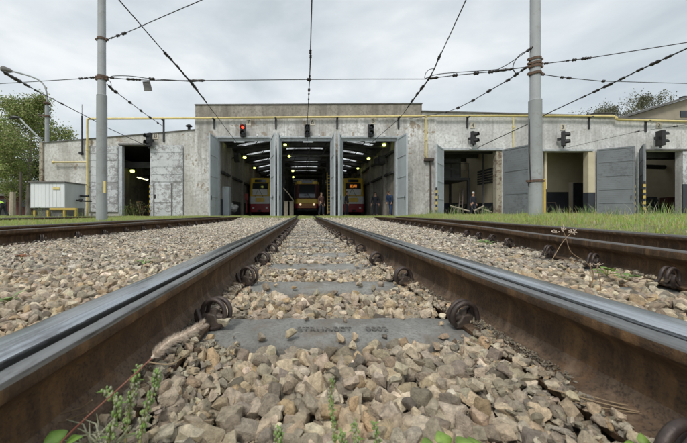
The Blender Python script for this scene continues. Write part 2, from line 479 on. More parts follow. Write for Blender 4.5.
rail(right_path, .5, -1, 'tram_rail', 'dull brown rail of the curving right track, farther one along the grass bank', RD, 'rails of the right track')
rail(far_path, -.5, 1, 'tram_rail', 'far left rusty rail half hidden in grass before the metal cabinet', RD, 'rails of the far left track')
rail(far_path, .5, -1, 'tram_rail', 'rusty rail in grass just behind the left steel pole', RD, 'rails of the far left track')

# sleepers
def sleeper_mesh(w_=.20, L_=1.85, h=.16):
    mb = MB(); y = w_ / 2
    prof = [(-y - .02, -h), (y + .02, -h), (y + .004, -.016), (y - .004, -.006), (y - .016, 0), (-y + .016, 0), (-y + .004, -.006), (-y - .004, -.016)]
    xs = np.linspace(-L_ / 2, L_ / 2, 110); n = len(prof)
    for i, x in enumerate(xs):
        for k, (yy, z) in enumerate(prof):
            j = mnoise.noise(Vector((x * 9, yy * 9, z * 9 + 3))) * .004 + mnoise.noise(Vector((x * 42, yy * 40, z * 60))) * (.0035 if z > -.012 and abs(yy) > y - .03 else .0008)
            mb.v.append((x, yy + j, z + (j * .8 if z > -.1 else 0)))
    for i in range(len(xs) - 1):
        for k in range(n):
            a = i * n + k; b_ = i * n + (k + 1) % n
            mb.f.append((a, a + n, b_ + n, b_)); mb.mi.append(0)
    mb.f += [tuple(range(n))[::-1], tuple((len(xs) - 1) * n + k for k in range(n))]; mb.mi += [0, 0]
    return mb
ORD = ['nearest', 'second', 'third', 'fourth', 'fifth', 'sixth', 'seventh', 'eighth', 'ninth', 'tenth']
proto = sleeper_mesh().build('sleeper', 'sleeper_concrete', origin=(0, 0, 0), smooth=40)
sleepers = []   # (x, y, angle, halfL, halfW)
n_main = 24
for i in range(n_main):
    Y = .965 + .575 * i
    o = proto if i == 0 else proto.copy()
    if i: col.objects.link(o)
    o.location = (CX, Y, -.004 + rnd.uniform(-.003, .002)); o.rotation_euler = (0, rnd.uniform(-.004, .004), rnd.uniform(-.006, .006))
    if i == 0: lab = 'nearest concrete sleeper of the middle track, with cast letters on its top'
    elif i < 9: lab = '%s concrete sleeper from the camera in the middle track' % ORD[i]
    else: lab = 'one of the far concrete sleepers of the middle track, sunk in ballast before the gates'
    tag(o, lab, 'sleeper', 'concrete sleepers of the middle track')
    sleepers.append((CX, Y, 0, .92, .10))
# cast lettering as a part of the first sleeper
def text_obj(name, body, size, loc, rot, mat, parent=None, ext=.002, label=None):
    cu = bpy.data.curves.new(name, 'FONT'); cu.body = body; cu.size = size; cu.extrude = ext; cu.align_x = 'CENTER'; cu.align_y = 'CENTER'
    t = bpy.data.objects.new(name, cu); col.objects.link(t)
    dg = bpy.context.evaluated_depsgraph_get()
    me = bpy.data.meshes.new_from_object(t.evaluated_get(dg)); me.name = name
    bpy.data.objects.remove(t)
    o = bpy.data.objects.new(name, me); col.objects.link(o)
    me.materials.clear(); me.materials.append(M[mat])
    o.rotation_euler = rot
    if parent is not None: o.parent = parent; o.location = Vector(loc) - wloc(parent)
    else: o.location = loc
    return o
simple('letter_dark', (.10, .095, .085), (.17, .16, .145), 60, .9)  # letters toned darker than the sleeper concrete
text_obj('cast_lettering', 'STRUNBET', .036, (CX - .035, .945, .0012), (0, 0, 0), 'letter_dark', proto, .0012); text_obj('cast_date', '0802', .036, (CX + .13, .945, .0012), (0, 0, 0), 'letter_dark', proto, .0012)

# ---- spring clip: double coil on the rail foot, cast shoulder and bolt inside
def clip_proto():
    root = empty('rail_clip', (0, 0, 0), '', 'rail clip')
    mb = MB(); pts = []
    n = 46
    for k in range(n + 1):                       # two turns, axis along the track
        a = 2 * math.pi * 2.05 * k / n + math.pi * .9
        r = .0425 + .002 * math.sin(k * .3)
        pts.append((math.cos(a) * r - .006 + .016 * k / n, -.024 + .048 * k / n, .041 + math.sin(a) * r))
    pts = [(-.02, -.036, .012)] + pts + [(pts[-1][0] - .01, .030, pts[-1][2] - .03), (-.055, .030, .02)]
    mb.tube(pts, .0074, 10)
    mb.build('spring_coil', 'clip_steel', root, smooth=50)
    sh = MB()
    prof = [(-.036, .0), (.034, .0), (.030, .016), (.018, .024), (.008, .040), (-.016, .042), (-.028, .024)]
    sh.prism(prof, -.017, .017)
    sh.build('shoulder', 'bolt_steel', root, bevel=.004)
    bo = MB()
    bo.tube([(-.050, 0, .026), (-.012, 0, .030), (.032, 0, .028)], [.008, .012, .010], 10)
    bo.tube([(-.002, 0, .038), (-.002, 0, .052)], [.013, .012], 6)
    bo.build('bolt', 'bolt_steel', root, smooth=40)
    return root
clip0 = clip_proto(); used = False
def place_clip(x, y, rz, label, group, mirror=False):
    global used
    c = clip0 if not used else copy_tree(clip0)
    used = True
    c.location = (x, y, (.002 if abs(x - CX) < .6 else .016) + rnd.uniform(-.002, .002)); c.rotation_euler = (rnd.uniform(-.08, .08), rnd.uniform(-.05, .05), rz + ((.32 if x > 0 else -.28) if abs(x) < .7 else (.62 if x > 0 else -.55)) + rnd.uniform(-.12, .12))
    sc1 = rnd.uniform(.97, 1.05); c.scale = (sc1, sc1, sc1)
    tag(c, label, 'rail clip', group)
for side in (1, -1):
    for i in range(-1, 23):
        if i == -1 and side == -1: continue
        Y = .965 + .575 * i if i >= 0 else .388
        x = CX + side * (.5 - (.092 if side > 0 else .112))
        if i <= 7:
            w_ = {-1: 'big cropped rusty spring clip inside the right shiny rail, cut by the bottom right corner'}.get(i) or \
                '%s rusty double coil clip inside the %s shiny rail' % (ORD[i], 'right' if side > 0 else 'left')
            if i == 0: w_ = 'rusty double coil clip on the lettered sleeper at the %s shiny rail' % ('right' if side > 0 else 'left')
            elif i > 0: w_ += ' counting from the camera'
        else: w_ = 'one of the small far clips inside the %s shiny rail near the gates' % ('right' if side > 0 else 'left')
        place_clip(x, Y, math.pi if side > 0 else 0, w_, 'spring clips of the middle track, %s rail' % ('right' if side > 0 else 'left'))
# left track: clips on the outer side of its near rail
for i in range(18):
    Y = 3.12 + .575 * i + (0 if i else 0)
    if Y > 14: break
    lp = min(left_path, key=lambda p: abs(p.y - Y))
    lab = ('%s dark clip from the left picture edge on the near rail of the left track' % ORD[i - 0]) if i < 5 else 'one of the small distant clips along the near rail of the left track'
    lab = lab.replace('nearest dark', 'leftmost dark')
    place_clip(lp.x + .5 + .08, Y, math.pi, lab, 'spring clips of the left track')
# right track: clips and sleepers square to the curve
k = 0; s_acc = 0; last = None
start = min(range(len(rc)), key=lambda i: abs(rc[i].y - 1.44))
step = .56 / .25
idx = float(start) - step
while True:
    i = int(round(idx)); idx += step
    if i >= len(rc) or rc[i].y > 14: break
    p, nn = rc[i], rn[i]; ang = math.atan2(nn.y, nn.x)
    q = p + nn * (.595)
    so_ = proto.copy(); col.objects.link(so_)
    for c in list(so_.children): pass
    so_.location = (q.x, q.y, -.012 + rnd.uniform(-.004, .002)); so_.rotation_euler = (0, 0, ang + rnd.uniform(-.02, .02))
    if k < 6: lab = '%s concrete sleeper of the curving right track, its end showing by a clip' % ['frontmost', 'second', 'third', 'fourth', 'fifth', 'sixth'][k]
    else: lab = 'one of the far concrete sleepers of the curving right track'
    tag(so_, lab, 'sleeper', 'concrete sleepers of the right track')
    sleepers.append((q.x, q.y, ang, .92, .10))
    if k < 7: lab = '%s dark spring clip on the near rail of the curving right track' % ['frontmost', 'second', 'third', 'fourth', 'fifth', 'sixth', 'seventh'][k]
    else: lab = 'one of the small far clips along the near rail of the curving right track'
    place_clip(p.x, p.y, ang, lab, 'spring clips of the right track')
    k += 1

# ------------------------------------------------------------------ terrain
def sstep(a, b_, x):
    t = np.clip((x - a) / (b_ - a), 0, 1); return t * t * (3 - 2 * t)
rpx = np.array([p.x for p in right_path]); rpy = np.array([p.y for p in right_path])
def rtx(y): return np.interp(y, rpy, rpx)      # right track centre x at y
def ground(x, y):
    x = np.asarray(x, float); y = np.asarray(y, float)
    z = np.full(np.broadcast(x, y).shape, -.065)
    z = z + sstep(13.2, 15.4, y) * .215
    dr = x - (rtx(y) + .85)
    z = np.maximum(z, -.075 + sstep(0, .9, dr) * (.27 + .0 * y))
    dl = (-4.95) - x
    z = np.maximum(z, -.075 + sstep(0, 1.6, dl) * .17)
    # keep the gates' aprons level
    z = np.where(y > 17.2, np.minimum(z, .14 + .05 * (18.4 - np.clip(y, 17.2, 18.4))), z)
    return z
xs = np.concatenate([np.linspace(-400, -30, 12), np.linspace(-28, 34, 190), np.linspace(38, 400, 12)])
ys = np.concatenate([np.linspace(-60, -4, 8), np.linspace(-3.5, 22, 130), np.linspace(24, 60, 12), np.linspace(80, 900, 10)])
X, Yg = np.meshgrid(xs, ys); Zg = ground(X, Yg) + rng.normal(0, .004, X.shape)
mb = MB(); nx = len(xs)
mb.v = [tuple(v) for v in np.stack([X, Yg, Zg], -1).reshape(-1, 3)]
for j in range(len(ys) - 1):
    for i in range(nx - 1):
        cx_ = (xs[i] + xs[i + 1]) / 2; cy = (ys[j] + ys[j + 1]) / 2
        grass_zone = (cy > 14.3) or (cx_ > float(rtx(cy)) + .95) or (cx_ < -5.0)
        a = j * nx + i; mb.f.append((a, a + 1, a + nx + 1, a + nx)); mb.mi.append(1 if grass_zone else 0)
struct(mb.build('ground', ['soil', 'turf'], origin=(0, 0, 0), smooth=60))

# ------------------------------------------------------------------ ballast
def stone_variants(n, npts, fine):
    out = []
    for k in range(n):
        bm = bmesh.new()
        r2 = random.Random(100 + k + (50 if fine else 0))
        sx, sy, sz = r2.uniform(.9, 1.25), r2.uniform(.72, 1.0), r2.uniform(.5, .8)
        # angular crushed rock: cube-ish points cut by random planes
        pts = []
        while len(pts) < npts:
            v = Vector((r2.gauss(0, 1), r2.gauss(0, 1), r2.gauss(0, 1)))
            if v.length < .1: continue
            v.normalize(); m_ = max(abs(v.x), abs(v.y), abs(v.z)); v *= (1 / m_) ** .55 * r2.uniform(.78, 1.0)
            pts.append(v)
        for v in pts: bm.verts.new((v.x * sx, v.y * sy, v.z * sz))
        res = bmesh.ops.convex_hull(bm, input=bm.verts)
        bmesh.ops.delete(bm, geom=[v for v in bm.verts if not v.link_faces], context='VERTS')
        if fine:
            bmesh.ops.dissolve_limit(bm, angle_limit=R(16), verts=bm.verts, edges=bm.edges)
            bmesh.ops.bevel(bm, geom=list(bm.edges) + list(bm.verts), offset=.05, segments=2, profile=.55, affect='EDGES', clamp_overlap=True)
            bmesh.ops.triangulate(bm, faces=bm.faces)
            bmesh.ops.subdivide_edges(bm, edges=[e for e in bm.edges if e.calc_length() > .28], cuts=1, use_grid_fill=True)
            bmesh.ops.triangulate(bm, faces=bm.faces)
            for v in bm.verts:
                d = mnoise.noise(v.co * 1.6 + Vector((k * 7, 0, 0))) * .085 + mnoise.noise(v.co * 4.2 + Vector((0, k * 7, 0))) * .04
                v.co += v.co.normalized() * d
        else:
            bmesh.ops.triangulate(bm, faces=bm.faces)
        bmesh.ops.recalc_face_normals(bm, faces=bm.faces)
        vs = np.array([v.co[:] for v in bm.verts]); bm.verts.index_update()
        fs = np.array([[v.index for v in f.verts] for f in bm.faces])
        out.append((vs, fs)); bm.free()
    return out
VF = stone_variants(22, 14, True); VC = stone_variants(12, 9, False)
def rand_rot(n):
    q = rng.normal(size=(n, 4)); q /= np.linalg.norm(q, axis=1)[:, None]
    # mostly flat lying: damp tilt
    w_, x, y, z = q.T
    return np.stack([1 - 2 * (y * y + z * z), 2 * (x * y - z * w_), 2 * (x * z + y * w_),
                     2 * (x * y + z * w_), 1 - 2 * (x * x + z * z), 2 * (y * z - x * w_),
                     2 * (x * z - y * w_), 2 * (y * z + x * w_), 1 - 2 * (x * x + y * y)], -1).reshape(-1, 3, 3)
STONE_COLS = np.array([(.36, .315, .25), (.40, .355, .28), (.33, .285, .23), (.37, .335, .285), (.46, .42, .345), (.345, .27, .18), (.28, .255, .22), (.40, .34, .25), (.33, .305, .27), (.54, .50, .43), (.37, .305, .235), (.345, .31, .26), (.39, .35, .29), (.42, .385, .32), (.31, .28, .24)])
def in_sleeper(x, y, mx, my):
    r = np.zeros(len(x), bool)
    for sx, sy, a, hl, hw in sleepers:
        if sy > 12: continue
        dx = x - sx; dy = y - sy
        u = dx * math.cos(a) + dy * math.sin(a); v = -dx * math.sin(a) + dy * math.cos(a)
        r |= (abs(u) < hl + mx) & (abs(v) < hw + my)
    return r
lpy = np.array([p.y for p in left_path]); lpx = np.array([p.x for p in left_path])
def rail_dist(x, y):
    """signed: negative = over a rail foot; returns distance outside the nearest foot"""
    ds = []
    for c, isr in ((np.full(len(x), CX), 0), (np.interp(y, lpy, lpx), 0), (rtx(y), 1)):
        for s in (-1, 1):
            g = c + s * .5
            u = (g - x) * s          # + = towards the track centre
            ds.append(np.maximum(-.075 - u, u - .105))
    return np.min(np.stack(ds), 0)
def scatter(x0f, x1f, y0, y1, sp, layers):
    out = []
    for ly in range(layers):
        gy = np.arange(y0, y1, sp)
        for y in gy:
            xa, xb = x0f(y), x1f(y)
            gx = np.arange(xa, xb, sp)
            out.append(np.stack([gx + rng.uniform(-.5, .5, len(gx)) * sp * 1.1, y + rng.uniform(-.5, .5, len(gx)) * sp * 1.1, np.full(len(gx), ly)], -1))
    return np.concatenate(out)
def ballast_level(x, y):
    inside = np.abs(x - CX) < .45
    z = np.where(inside, -.010, .012)
    z = z + .010 * np.sin(x * 5.1 + y * 3.3) * np.cos(y * 4.7 - x * 2.2)
    far = sstep(12.6, 14.6, y); z = z + far * .12
    return z
parts_v = []; parts_f = []; parts_c = []; nv = 0; parts_s = []
def emit(pts, size, variants, zc, colmul=1.0):
    global nv
    n = len(pts); which = rng.integers(0, len(variants), n)
    base = STONE_COLS[rng.integers(0, len(STONE_COLS), n)] * rng.uniform(.62, 1.28, (n, 1)) * colmul * 1.32
    base = base * (1 + rng.normal(0, .02, (n, 3))) * np.array([1.04, .985, .88])
    rare = rng.random(n) < .05; base[rare] = base[rare] * .45 + np.array([.01, .012, .014])
    rot = rand_rot(n)
    # squash rotation so that stones tend to lie down
    for k, (vs, fs) in enumerate(variants):
        ix = np.where(which == k)[0]
        if not len(ix): continue
        yaw = rng.uniform(0, 2 * np.pi, len(ix)); tilt = rng.normal(0, .55, (len(ix), 2))
        cy, sy = np.cos(yaw), np.sin(yaw); Rm = np.zeros((len(ix), 3, 3))
        ca, sa = np.cos(tilt[:, 0]), np.sin(tilt[:, 0]); cb, sb = np.cos(tilt[:, 1]), np.sin(tilt[:, 1])
        Rz = np.stack([cy, -sy, 0 * cy, sy, cy, 0 * cy, 0 * cy, 0 * cy, 1 + 0 * cy], -1).reshape(-1, 3, 3)
        Rx = np.stack([1 + 0 * ca, 0 * ca, 0 * ca, 0 * ca, ca, -sa, 0 * ca, sa, ca], -1).reshape(-1, 3, 3)
        Ry = np.stack([cb, 0 * cb, sb, 0 * cb, 1 + 0 * cb, 0 * cb, -sb, 0 * cb, cb], -1).reshape(-1, 3, 3)
        Rm = np.where((rng.random(len(ix)) < .25)[:, None, None], rot[ix], Rx @ Ry @ Rz)
        V = np.einsum('nij,vj->nvi', Rm, vs) * size[ix][:, None, None]
        V[:, :, 0] += pts[ix, 0][:, None]; V[:, :, 1] += pts[ix, 1][:, None]; V[:, :, 2] += zc[ix][:, None]
        parts_v.append(V.reshape(-1, 3)); F = fs[None] + (np.arange(len(ix)) * len(vs))[:, None, None] + nv
        parts_f.append(F.reshape(-1, 3)); parts_s.append(np.full(len(ix) * len(fs), variants is VF)); parts_c.append(np.repeat(base[ix], len(vs), 0)); nv += len(ix) * len(vs)
def do_zone(x0f, x1f, y0, y1, sp, layers, smin, smax, variants, colmul=1.0):
    p = scatter(x0f, x1f, y0, y1, sp, layers); x, y, ly = p.T
    keep = np.ones(len(x), bool)
    size = rng.beta(2, 3, len(x)) * (smax - smin) + smin
    over = in_sleeper(x, y, .0, .004) & ~(in_sleeper(x, y, .0, .004) & ~in_sleeper(x, y, .0, -.016) & (rng.random(len(x)) < .10))
    main_in = (np.abs(x - CX) < .6)
    stray = rng.random(len(x))
    keep &= ~(over & main_in & (stray > np.where(y < 1.15, .006, .02) + .75 * sstep(1.4, 5.5, y)))
    keep &= ~(over & ~main_in & (stray > .09))
    d = rail_dist(x, y)
    keep &= ~((d < .006) & ~(((d > -.045) & (stray < .20)) | ((d > -.034) & (stray < .97))))
    keep &= x < rtx(y) + 1.15
    keep &= x > -5.4 - .4 * np.sin(y * 1.3)
    x, y, ly, size, d, over, main_in = x[keep], y[keep], ly[keep], size[keep], d[keep], over[keep], main_in[keep]
    z = ballast_level(x, y) - size * .55 - ly * .013 + rng.normal(0, .006, len(x))
    onf = d < .006; size[onf] *= .5; z[onf] = .018 + size[onf] * .4
    onf2 = (in_sleeper(x, y, 0, -.004)) & (d >= .006); size[onf2] *= rng.uniform(.4, .95, onf2.sum()); z[onf2] = size[onf2] * rng.uniform(.2, .5, onf2.sum())
    near = (d > .006) & (d < .035); size[near] *= .72; z[near] = rng.uniform(-.35, .55, near.sum()) * size[near]
    mid = (d >= .035) & (d < .085) & (y < 5) & (ly < 2); z[mid] += .012 * (1 - (d[mid] - .035) / .05)
    far_in = sstep(13.4, 14.8, y); ok = rng.random(len(x)) > far_in
    pts = np.stack([x, y, z], -1)[ok]
    emit(pts, size[ok], variants, pts[:, 2], colmul)
lim = lambda m_: (lambda y: max(-1.02 * y - m_, -5.8)), (lambda m_: (lambda y: min(1.30 * y + m_, float(rtx(y)) + 1.2)))
def xl(y): return max(-1.02 * max(y, 0) - .8, -5.8)
def xr(y): return min(1.30 * max(y, 0) + .8, float(rtx(y)) + 1.2)
do_zone(xl, xr, .10, 1.9, .036, 3, .017, .040, VF, np.array([1.11, 1.08, 1.06]))
do_zone(xl, xr, 1.9, 3.4, .040, 1, .020, .038, VF, np.array([1.0, 1.02, 1.08]))
do_zone(xl, xr, 1.9, 3.4, .042, 1, .019, .034, VC, np.array([1.0, 1.02, 1.08]))
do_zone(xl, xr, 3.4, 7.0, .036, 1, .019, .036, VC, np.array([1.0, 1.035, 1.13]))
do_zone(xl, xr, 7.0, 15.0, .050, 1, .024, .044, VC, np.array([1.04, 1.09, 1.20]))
do_zone(xl, xr, -1.2, .10, .05, 1, .024, .040, VC)
do_zone(lambda y: -.33, lambda y: -.19, .15, 4.0, .017, 3, .009, .019, VC)
do_zone(lambda y: .39, lambda y: .53, .15, 4.0, .017, 3, .009, .019, VC)
V = np.concatenate(parts_v); F = np.concatenate(parts_f); C_ = np.concatenate(parts_c)
o = np_mesh('track_ballast', V, F.ravel(), np.arange(len(F)) * 3, np.full(len(F), 3), 'stone', C_)
o.data.polygons.foreach_set('use_smooth', np.concatenate(parts_s)); o.data.set_sharp_from_angle(angle=R(26)); o['kind'] = 'stuff'; tag(o, 'loose crushed grey and tan ballast stones between and around the tracks', 'ballast')
print('ballast faces', len(F))
# spilled soil and fine grit on the right rail's foot
def grit(name, n, fx, fy, fz, smin, smax, label, dark=.35):
    global parts_v, parts_f, parts_c, nv, parts_s
    parts_v, parts_f, parts_c, nv, parts_s = [], [], [], 0, []
    u = rng.random(n); x, y, z = fx(u), fy(u), fz(u)
    s_ = rng.uniform(smin, smax, n)
    emit(np.stack([x, y, z], -1), s_, VC, z, dark)
    V = np.concatenate(parts_v); F = np.concatenate(parts_f); C_ = np.concatenate(parts_c)
    o = np_mesh(name, V, F.ravel(), np.arange(len(F)) * 3, np.full(len(F), 3), 'stone', C_)
    o['kind'] = 'stuff'; tag(o, label, 'grit')
def gy(u): return .6 + .30 * rng.normal(0, 1, len(u)) ** 2 + .4 * rng.random(len(u))
def lump(y): return np.clip(np.sin(y * 7.3) + np.sin(y * 17.1 + 1) * .6, 0, 2)
def gx_r(u): return CX + .5 - .040 - np.abs(rng.normal(0, .016, len(u)))
grit('foot_grit', 1500, gx_r, gy, lambda u: .019 + rng.random(len(u)) * .010, .0012, .0055, 'dark grit and crumbs lying on the foot of the right shiny rail', .6)
grit('foot_grit', 1500, lambda u: CX - .5 + .030 + np.abs(rng.normal(0, .022, len(u))), gy, lambda u: .019 + rng.random(len(u)) * .008, .0012, .005, 'dark grit and crumbs lying on the foot of the left shiny rail', .5)

# ------------------------------------------------------------------ grass
def blades(name, x, y, h, wd, colr, label, lean=.35):
    n = len(x); z = ground(x, y) - .01
    a = rng.uniform(0, 2 * np.pi, n); la = rng.uniform(0, 2 * np.pi, n); ln = np.abs(rng.normal(0, lean, n)) * h
    dx, dy = np.cos(a) * wd / 2, np.sin(a) * wd / 2; lx, ly_ = np.cos(la) * ln, np.sin(la) * ln
    V = np.zeros((n, 5, 3))
    V[:, 0] = np.stack([x - dx, y - dy, z], -1); V[:, 1] = np.stack([x + dx, y + dy, z], -1)
    V[:, 2] = np.stack([x + dx * .8 + lx * .35, y + dy * .8 + ly_ * .35, z + h * .55], -1)
    V[:, 3] = np.stack([x - dx * .8 + lx * .35, y - dy * .8 + ly_ * .35, z + h * .55], -1)
    V[:, 4] = np.stack([x + lx, y + ly_, z + h * (1 - .25 * np.minimum(ln / h, 1) ** 2)], -1)
    b_ = np.arange(n) * 5
    loops = np.stack([b_, b_ + 1, b_ + 2, b_ + 3, b_ + 3, b_ + 2, b_ + 4], -1)
    starts = np.stack([np.arange(n) * 7, np.arange(n) * 7 + 4], -1).ravel(); totals = np.tile([4, 3], n)
    o = np_mesh(name, V.reshape(-1, 3), loops.ravel(), starts, totals, 'leafy', np.repeat(colr, 5, 0))
    o['kind'] = 'stuff'; tag(o, label, 'grass'); return o
def patch(x, y, s, seed=0.):
    return .5 + .5 * np.sin(x * s + 1.3 * np.sin(y * s * .7 + seed) + seed) * np.cos(y * s * 1.1 - 1.1 * np.sin(x * s * .6) + seed * 2)
def gcol(n, dry):
    g = np.stack([rng.uniform(.27, .44, n), rng.uniform(.36, .53, n), rng.uniform(.08, .16, n)], -1)
    d = np.stack([rng.uniform(.42, .58, n), rng.uniform(.38, .5, n), rng.uniform(.2, .3, n)], -1)
    t = (rng.random(n) < dry)[:, None]
    return np.where(t, d, g)
# right bank
n = 120000
y = 1.5 + 16.5 * rng.random(n) ** 1.15; x = rtx(y) + .95 + np.abs(rng.random(n)) * 12
keep = (x < 1.30 * y + 1.5) & ((y < 17.6) | (x > 8)); x, y = x[keep], y[keep]
pt = patch(x, y, 1.9, 1.); h = (.05 + .20 * pt ** 1.5 * rng.random(len(x))) * np.where(rng.random(len(x)) < .03, 1.9, 1)
h *= np.clip((x - rtx(y) - .8) / .8, .35, 1)
blades('grass', x, y, h, rng.uniform(.006, .014, len(x)), gcol(len(x), .16 + .25 * patch(x, y, .9, 4)), 'tall green grass with dry blades on the bank right of the tracks')
# strip before the gates
n = 90000
x = rng.uniform(-6.5, 9, n); y = 12.6 + 5.3 * rng.random(n)
keep = (rng.random(n) < sstep(12.6, 14.6, y)) & (np.abs(np.abs(x - CX) - .5) > .09) & (np.abs(np.abs(x + 3.7) - .5) > .09)
x, y = x[keep], y[keep]
h = .03 + .085 * rng.random(len(x)) * patch(x, y, 2.3, 3.)
blades('grass', x, y, h, rng.uniform(.008, .018, len(x)), gcol(len(x), .32), 'short trodden grass strip where the tracks reach the gates')
# left meadow
n = 110000
y = 2.5 + 15.6 * rng.random(n) ** .8; x = -5.15 - rng.random(n) * 16
keep = (x > -1.05 * y - 1.5) & ((np.abs(np.abs(x + 10.45) - .5) > .08) | (y > 14.5)); x, y = x[keep], y[keep]
pt = patch(x, y, 1.7, 2.); h = (.03 + .07 * pt * rng.random(len(x))) * np.where(rng.random(len(x)) < .02, 2.0, 1)
blades('grass', x, y, h, rng.uniform(.008, .016, len(x)), gcol(len(x), .26), 'low green grass left of the tracks up to the shed wall')

# ------------------------------------------------------------------ the depot
depot = empty('tram_depot', (0, D, 0), 'long low grey rendered tram depot with seven open gateways', 'depot')
WT = .35                                            # wall thickness
def topL(px): return 143 - (px - 45) * 13 / 150.0    # left wing parapet, photo rows
def topR(px): return 112.2 + (px - 422) * 5.2 / 193.0 if px < 615 else 118.8 + (px - 615) * 2.6 / 72.0
def wall_seg(mb, pa, pb, ztop_fn, pbot, mi=None, y0=D, y1=D + WT):
    """wall between photo columns pa..pb; lower edge pbot as height"""
    mb.prism([(FX(pa), pbot), (FX(pb), pbot), (FX(pb), FZ(ztop_fn(pb))), (FX(pa), FZ(ztop_fn(pa)))], y0, y1, mi)
GB = -.1
# left wing wall
mb = MB()
wall_seg(mb, 42, 120, topL, GB); wall_seg(mb, 120, 150.5, topL, FZ(145)); wall_seg(mb, 150.5, 195, topL, GB)
mb.build('left_wall', 'plaster_left', depot)
# central wall (195..422) lower band up to the pipe, upper parapet darker
mb = MB(); up = lambda px: 118.6
ctr = [(195, 219, GB), (219, 271.3, FZ(138.4)), (271.3, 281, GB), (281, 331.3, FZ(138.4)), (331.3, 342, GB), (342, 396, FZ(138.4)), (396, 436, GB)]
for a, b_, zb in ctr: wall_seg(mb, a, b_, up, zb, None, D - .05, D + WT - .05)
mb.build('centre_wall', 'plaster_main', depot)
mb = MB(); mb.prism([(FX(195.3), FZ(118.6) + .002), (FX(421.7), FZ(118.6) + .002), (FX(421.7), FZ(104.3)), (FX(195.3), FZ(105.5))], D - .02, D + .38)
mb.build('parapet', 'plaster_top', depot)
mb = MB(); mb.prism([(FX(194.8), FZ(105.4)), (FX(422.2), FZ(104.2)), (FX(422.2), FZ(103.3)), (FX(194.8), FZ(104.5))], D - .07, D + .45)
mb.build('parapet_coping', 'coping', depot)
# right wing wall
mb = MB()
wall_seg(mb, 422, 436, topR, FZ(118.6) + .002)
rt = [(436, 443, GB, GB), (443, 501.5, 150, 151), (501.5, 543, GB, GB), (543, 590, 151.5, 151.5), (590, 646, GB, GB), (646, 682, 151, 151.5), (682, 760, GB, GB)]
for a, b_, p0, p1 in rt:
    zb = GB if p0 == GB else FZ(p0)
    if a < 615 < b_:
        wall_seg(mb, a, 614.9, topR, zb); wall_seg(mb, 614.9, b_, lambda q: topR(max(q, 615.1)), zb)
    else: wall_seg(mb, a, b_, topR, zb)
mb.build('right_wall', 'plaster_right', depot)
mb = MB()
mb.prism([(FX(421), FZ(112.2)), (FX(616), FZ(117.4)), (FX(616), FZ(116.3)), (FX(421), FZ(111.1))], D - .12, D + .5)
mb.prism([(FX(616.2), FZ(118.8)), (FX(760), FZ(124.0)), (FX(760), FZ(123.0)), (FX(616.2), FZ(117.8))], D - .12, D + .5)
mb.build('roof_edge', 'coping', depot)
mb = MB(); mb.prism([(FX(41), FZ(143.4)), (FX(195), FZ(130.0)), (FX(195), FZ(129.2)), (FX(41), FZ(142.6))], D - .06, D + .5)
mb.build('roof_edge', 'coping', depot)
# side wall of left wing, corner pilaster
mb = MB(); mb.box(FX(42) - .0, FX(42) + .3, D + WT, 40, GB, FZ(143.2)); mb.build('gable_wall', 'plaster_left', depot)
mb = MB(); mb.box(FX(40.6), FX(43.8), D - .10, D - .003, GB, FZ(142)); mb.build('corner_pilaster', 'concrete_frame', depot)
# grey steel gate frames
def gate_frame(pa, pb, ptop, th=.16, mat='frame_paint', posts=True, name='gate_frame'):
    mb = MB(); x0, x1, zt = FX(pa), FX(pb), FZ(ptop)
    mb.box(x0 - .05, x1 + .05, D - .11, D - .053, zt - .0, zt + th)
    if posts:
        mb.box(x0 - .10, x0 + .06, D - .13, D + .12, .02, zt - .003); mb.box(x1 - .06, x1 + .10, D - .13, D + .12, .02, zt - .003)
    return mb.build(name, mat, depot, bevel=.006)
for a, b_ in ((219, 271.3), (281, 331.3), (342, 396)): gate_frame(a, b_, 141.6, .20)
# canopy-like guide rail over gates
for a, b_ in ((209, 270.8), (277, 331), (338, 407)):
    mb = MB(); mb.box(FX(a), FX(b_), D - .28, D - .14, FZ(138.7), FZ(137.2)); mb.build('guide_rail', 'frame_paint', depot, bevel=.006)
mb = MB(); mb.box(FX(442), FX(502), D - .10, D - .003, FZ(150.6), FZ(148.6)); mb.build('gate_lintel', 'frame_paint', depot)
mb = MB(); mb.box(FX(541.5), FX(592), D - .10, D - .003, FZ(151.3), FZ(149.6)); mb.build('gate_lintel', 'frame_paint', depot)
mb = MB(); mb.box(FX(642), FX(690), D - .10, D - .003, FZ(150.8), FZ(149.2)); mb.build('gate_lintel', 'coping', depot)
mb = MB(); mb.box(FX(119), FX(151.5), D - .08, D - .003, FZ(145.3), FZ(143.6)); mb.build('gate_lintel', 'coping', depot)
mb = MB(); mb.box(FX(496.2), FX(501.3), D - .04, D + .3, GB, FZ(151)); mb.build('gate_post', 'concrete_frame', depot)
mb = MB(); mb.box(FX(587.8), FX(594.5), D - .045, D + .3, FZ(192.5), FZ(151.6)); mb.build('gate_post', 'beige_wall', depot)
mb = MB(); mb.box(FX(587.6), FX(594.6), D - .05, D + .3, GB, FZ(192.5) - .003); mb.build('gate_post', 'dado_grey', depot)
mb = MB(); mb.box(FX(682), FX(688), D - .045, D - .003, FZ(184), FZ(151.4)); mb.build('gate_post', 'leaf_pale', depot)
mb = MB(); mb.box(FX(682), FX(689), D - .05, D - .003, GB, FZ(184) - .003); mb.build('gate_post', 'dado_grey', depot)
mb = MB(); mb.box(FX(119), FX(122.6), D - .05, D + .2, GB, FZ(146)); mb.build('gate_post', 'frame_paint', depot)

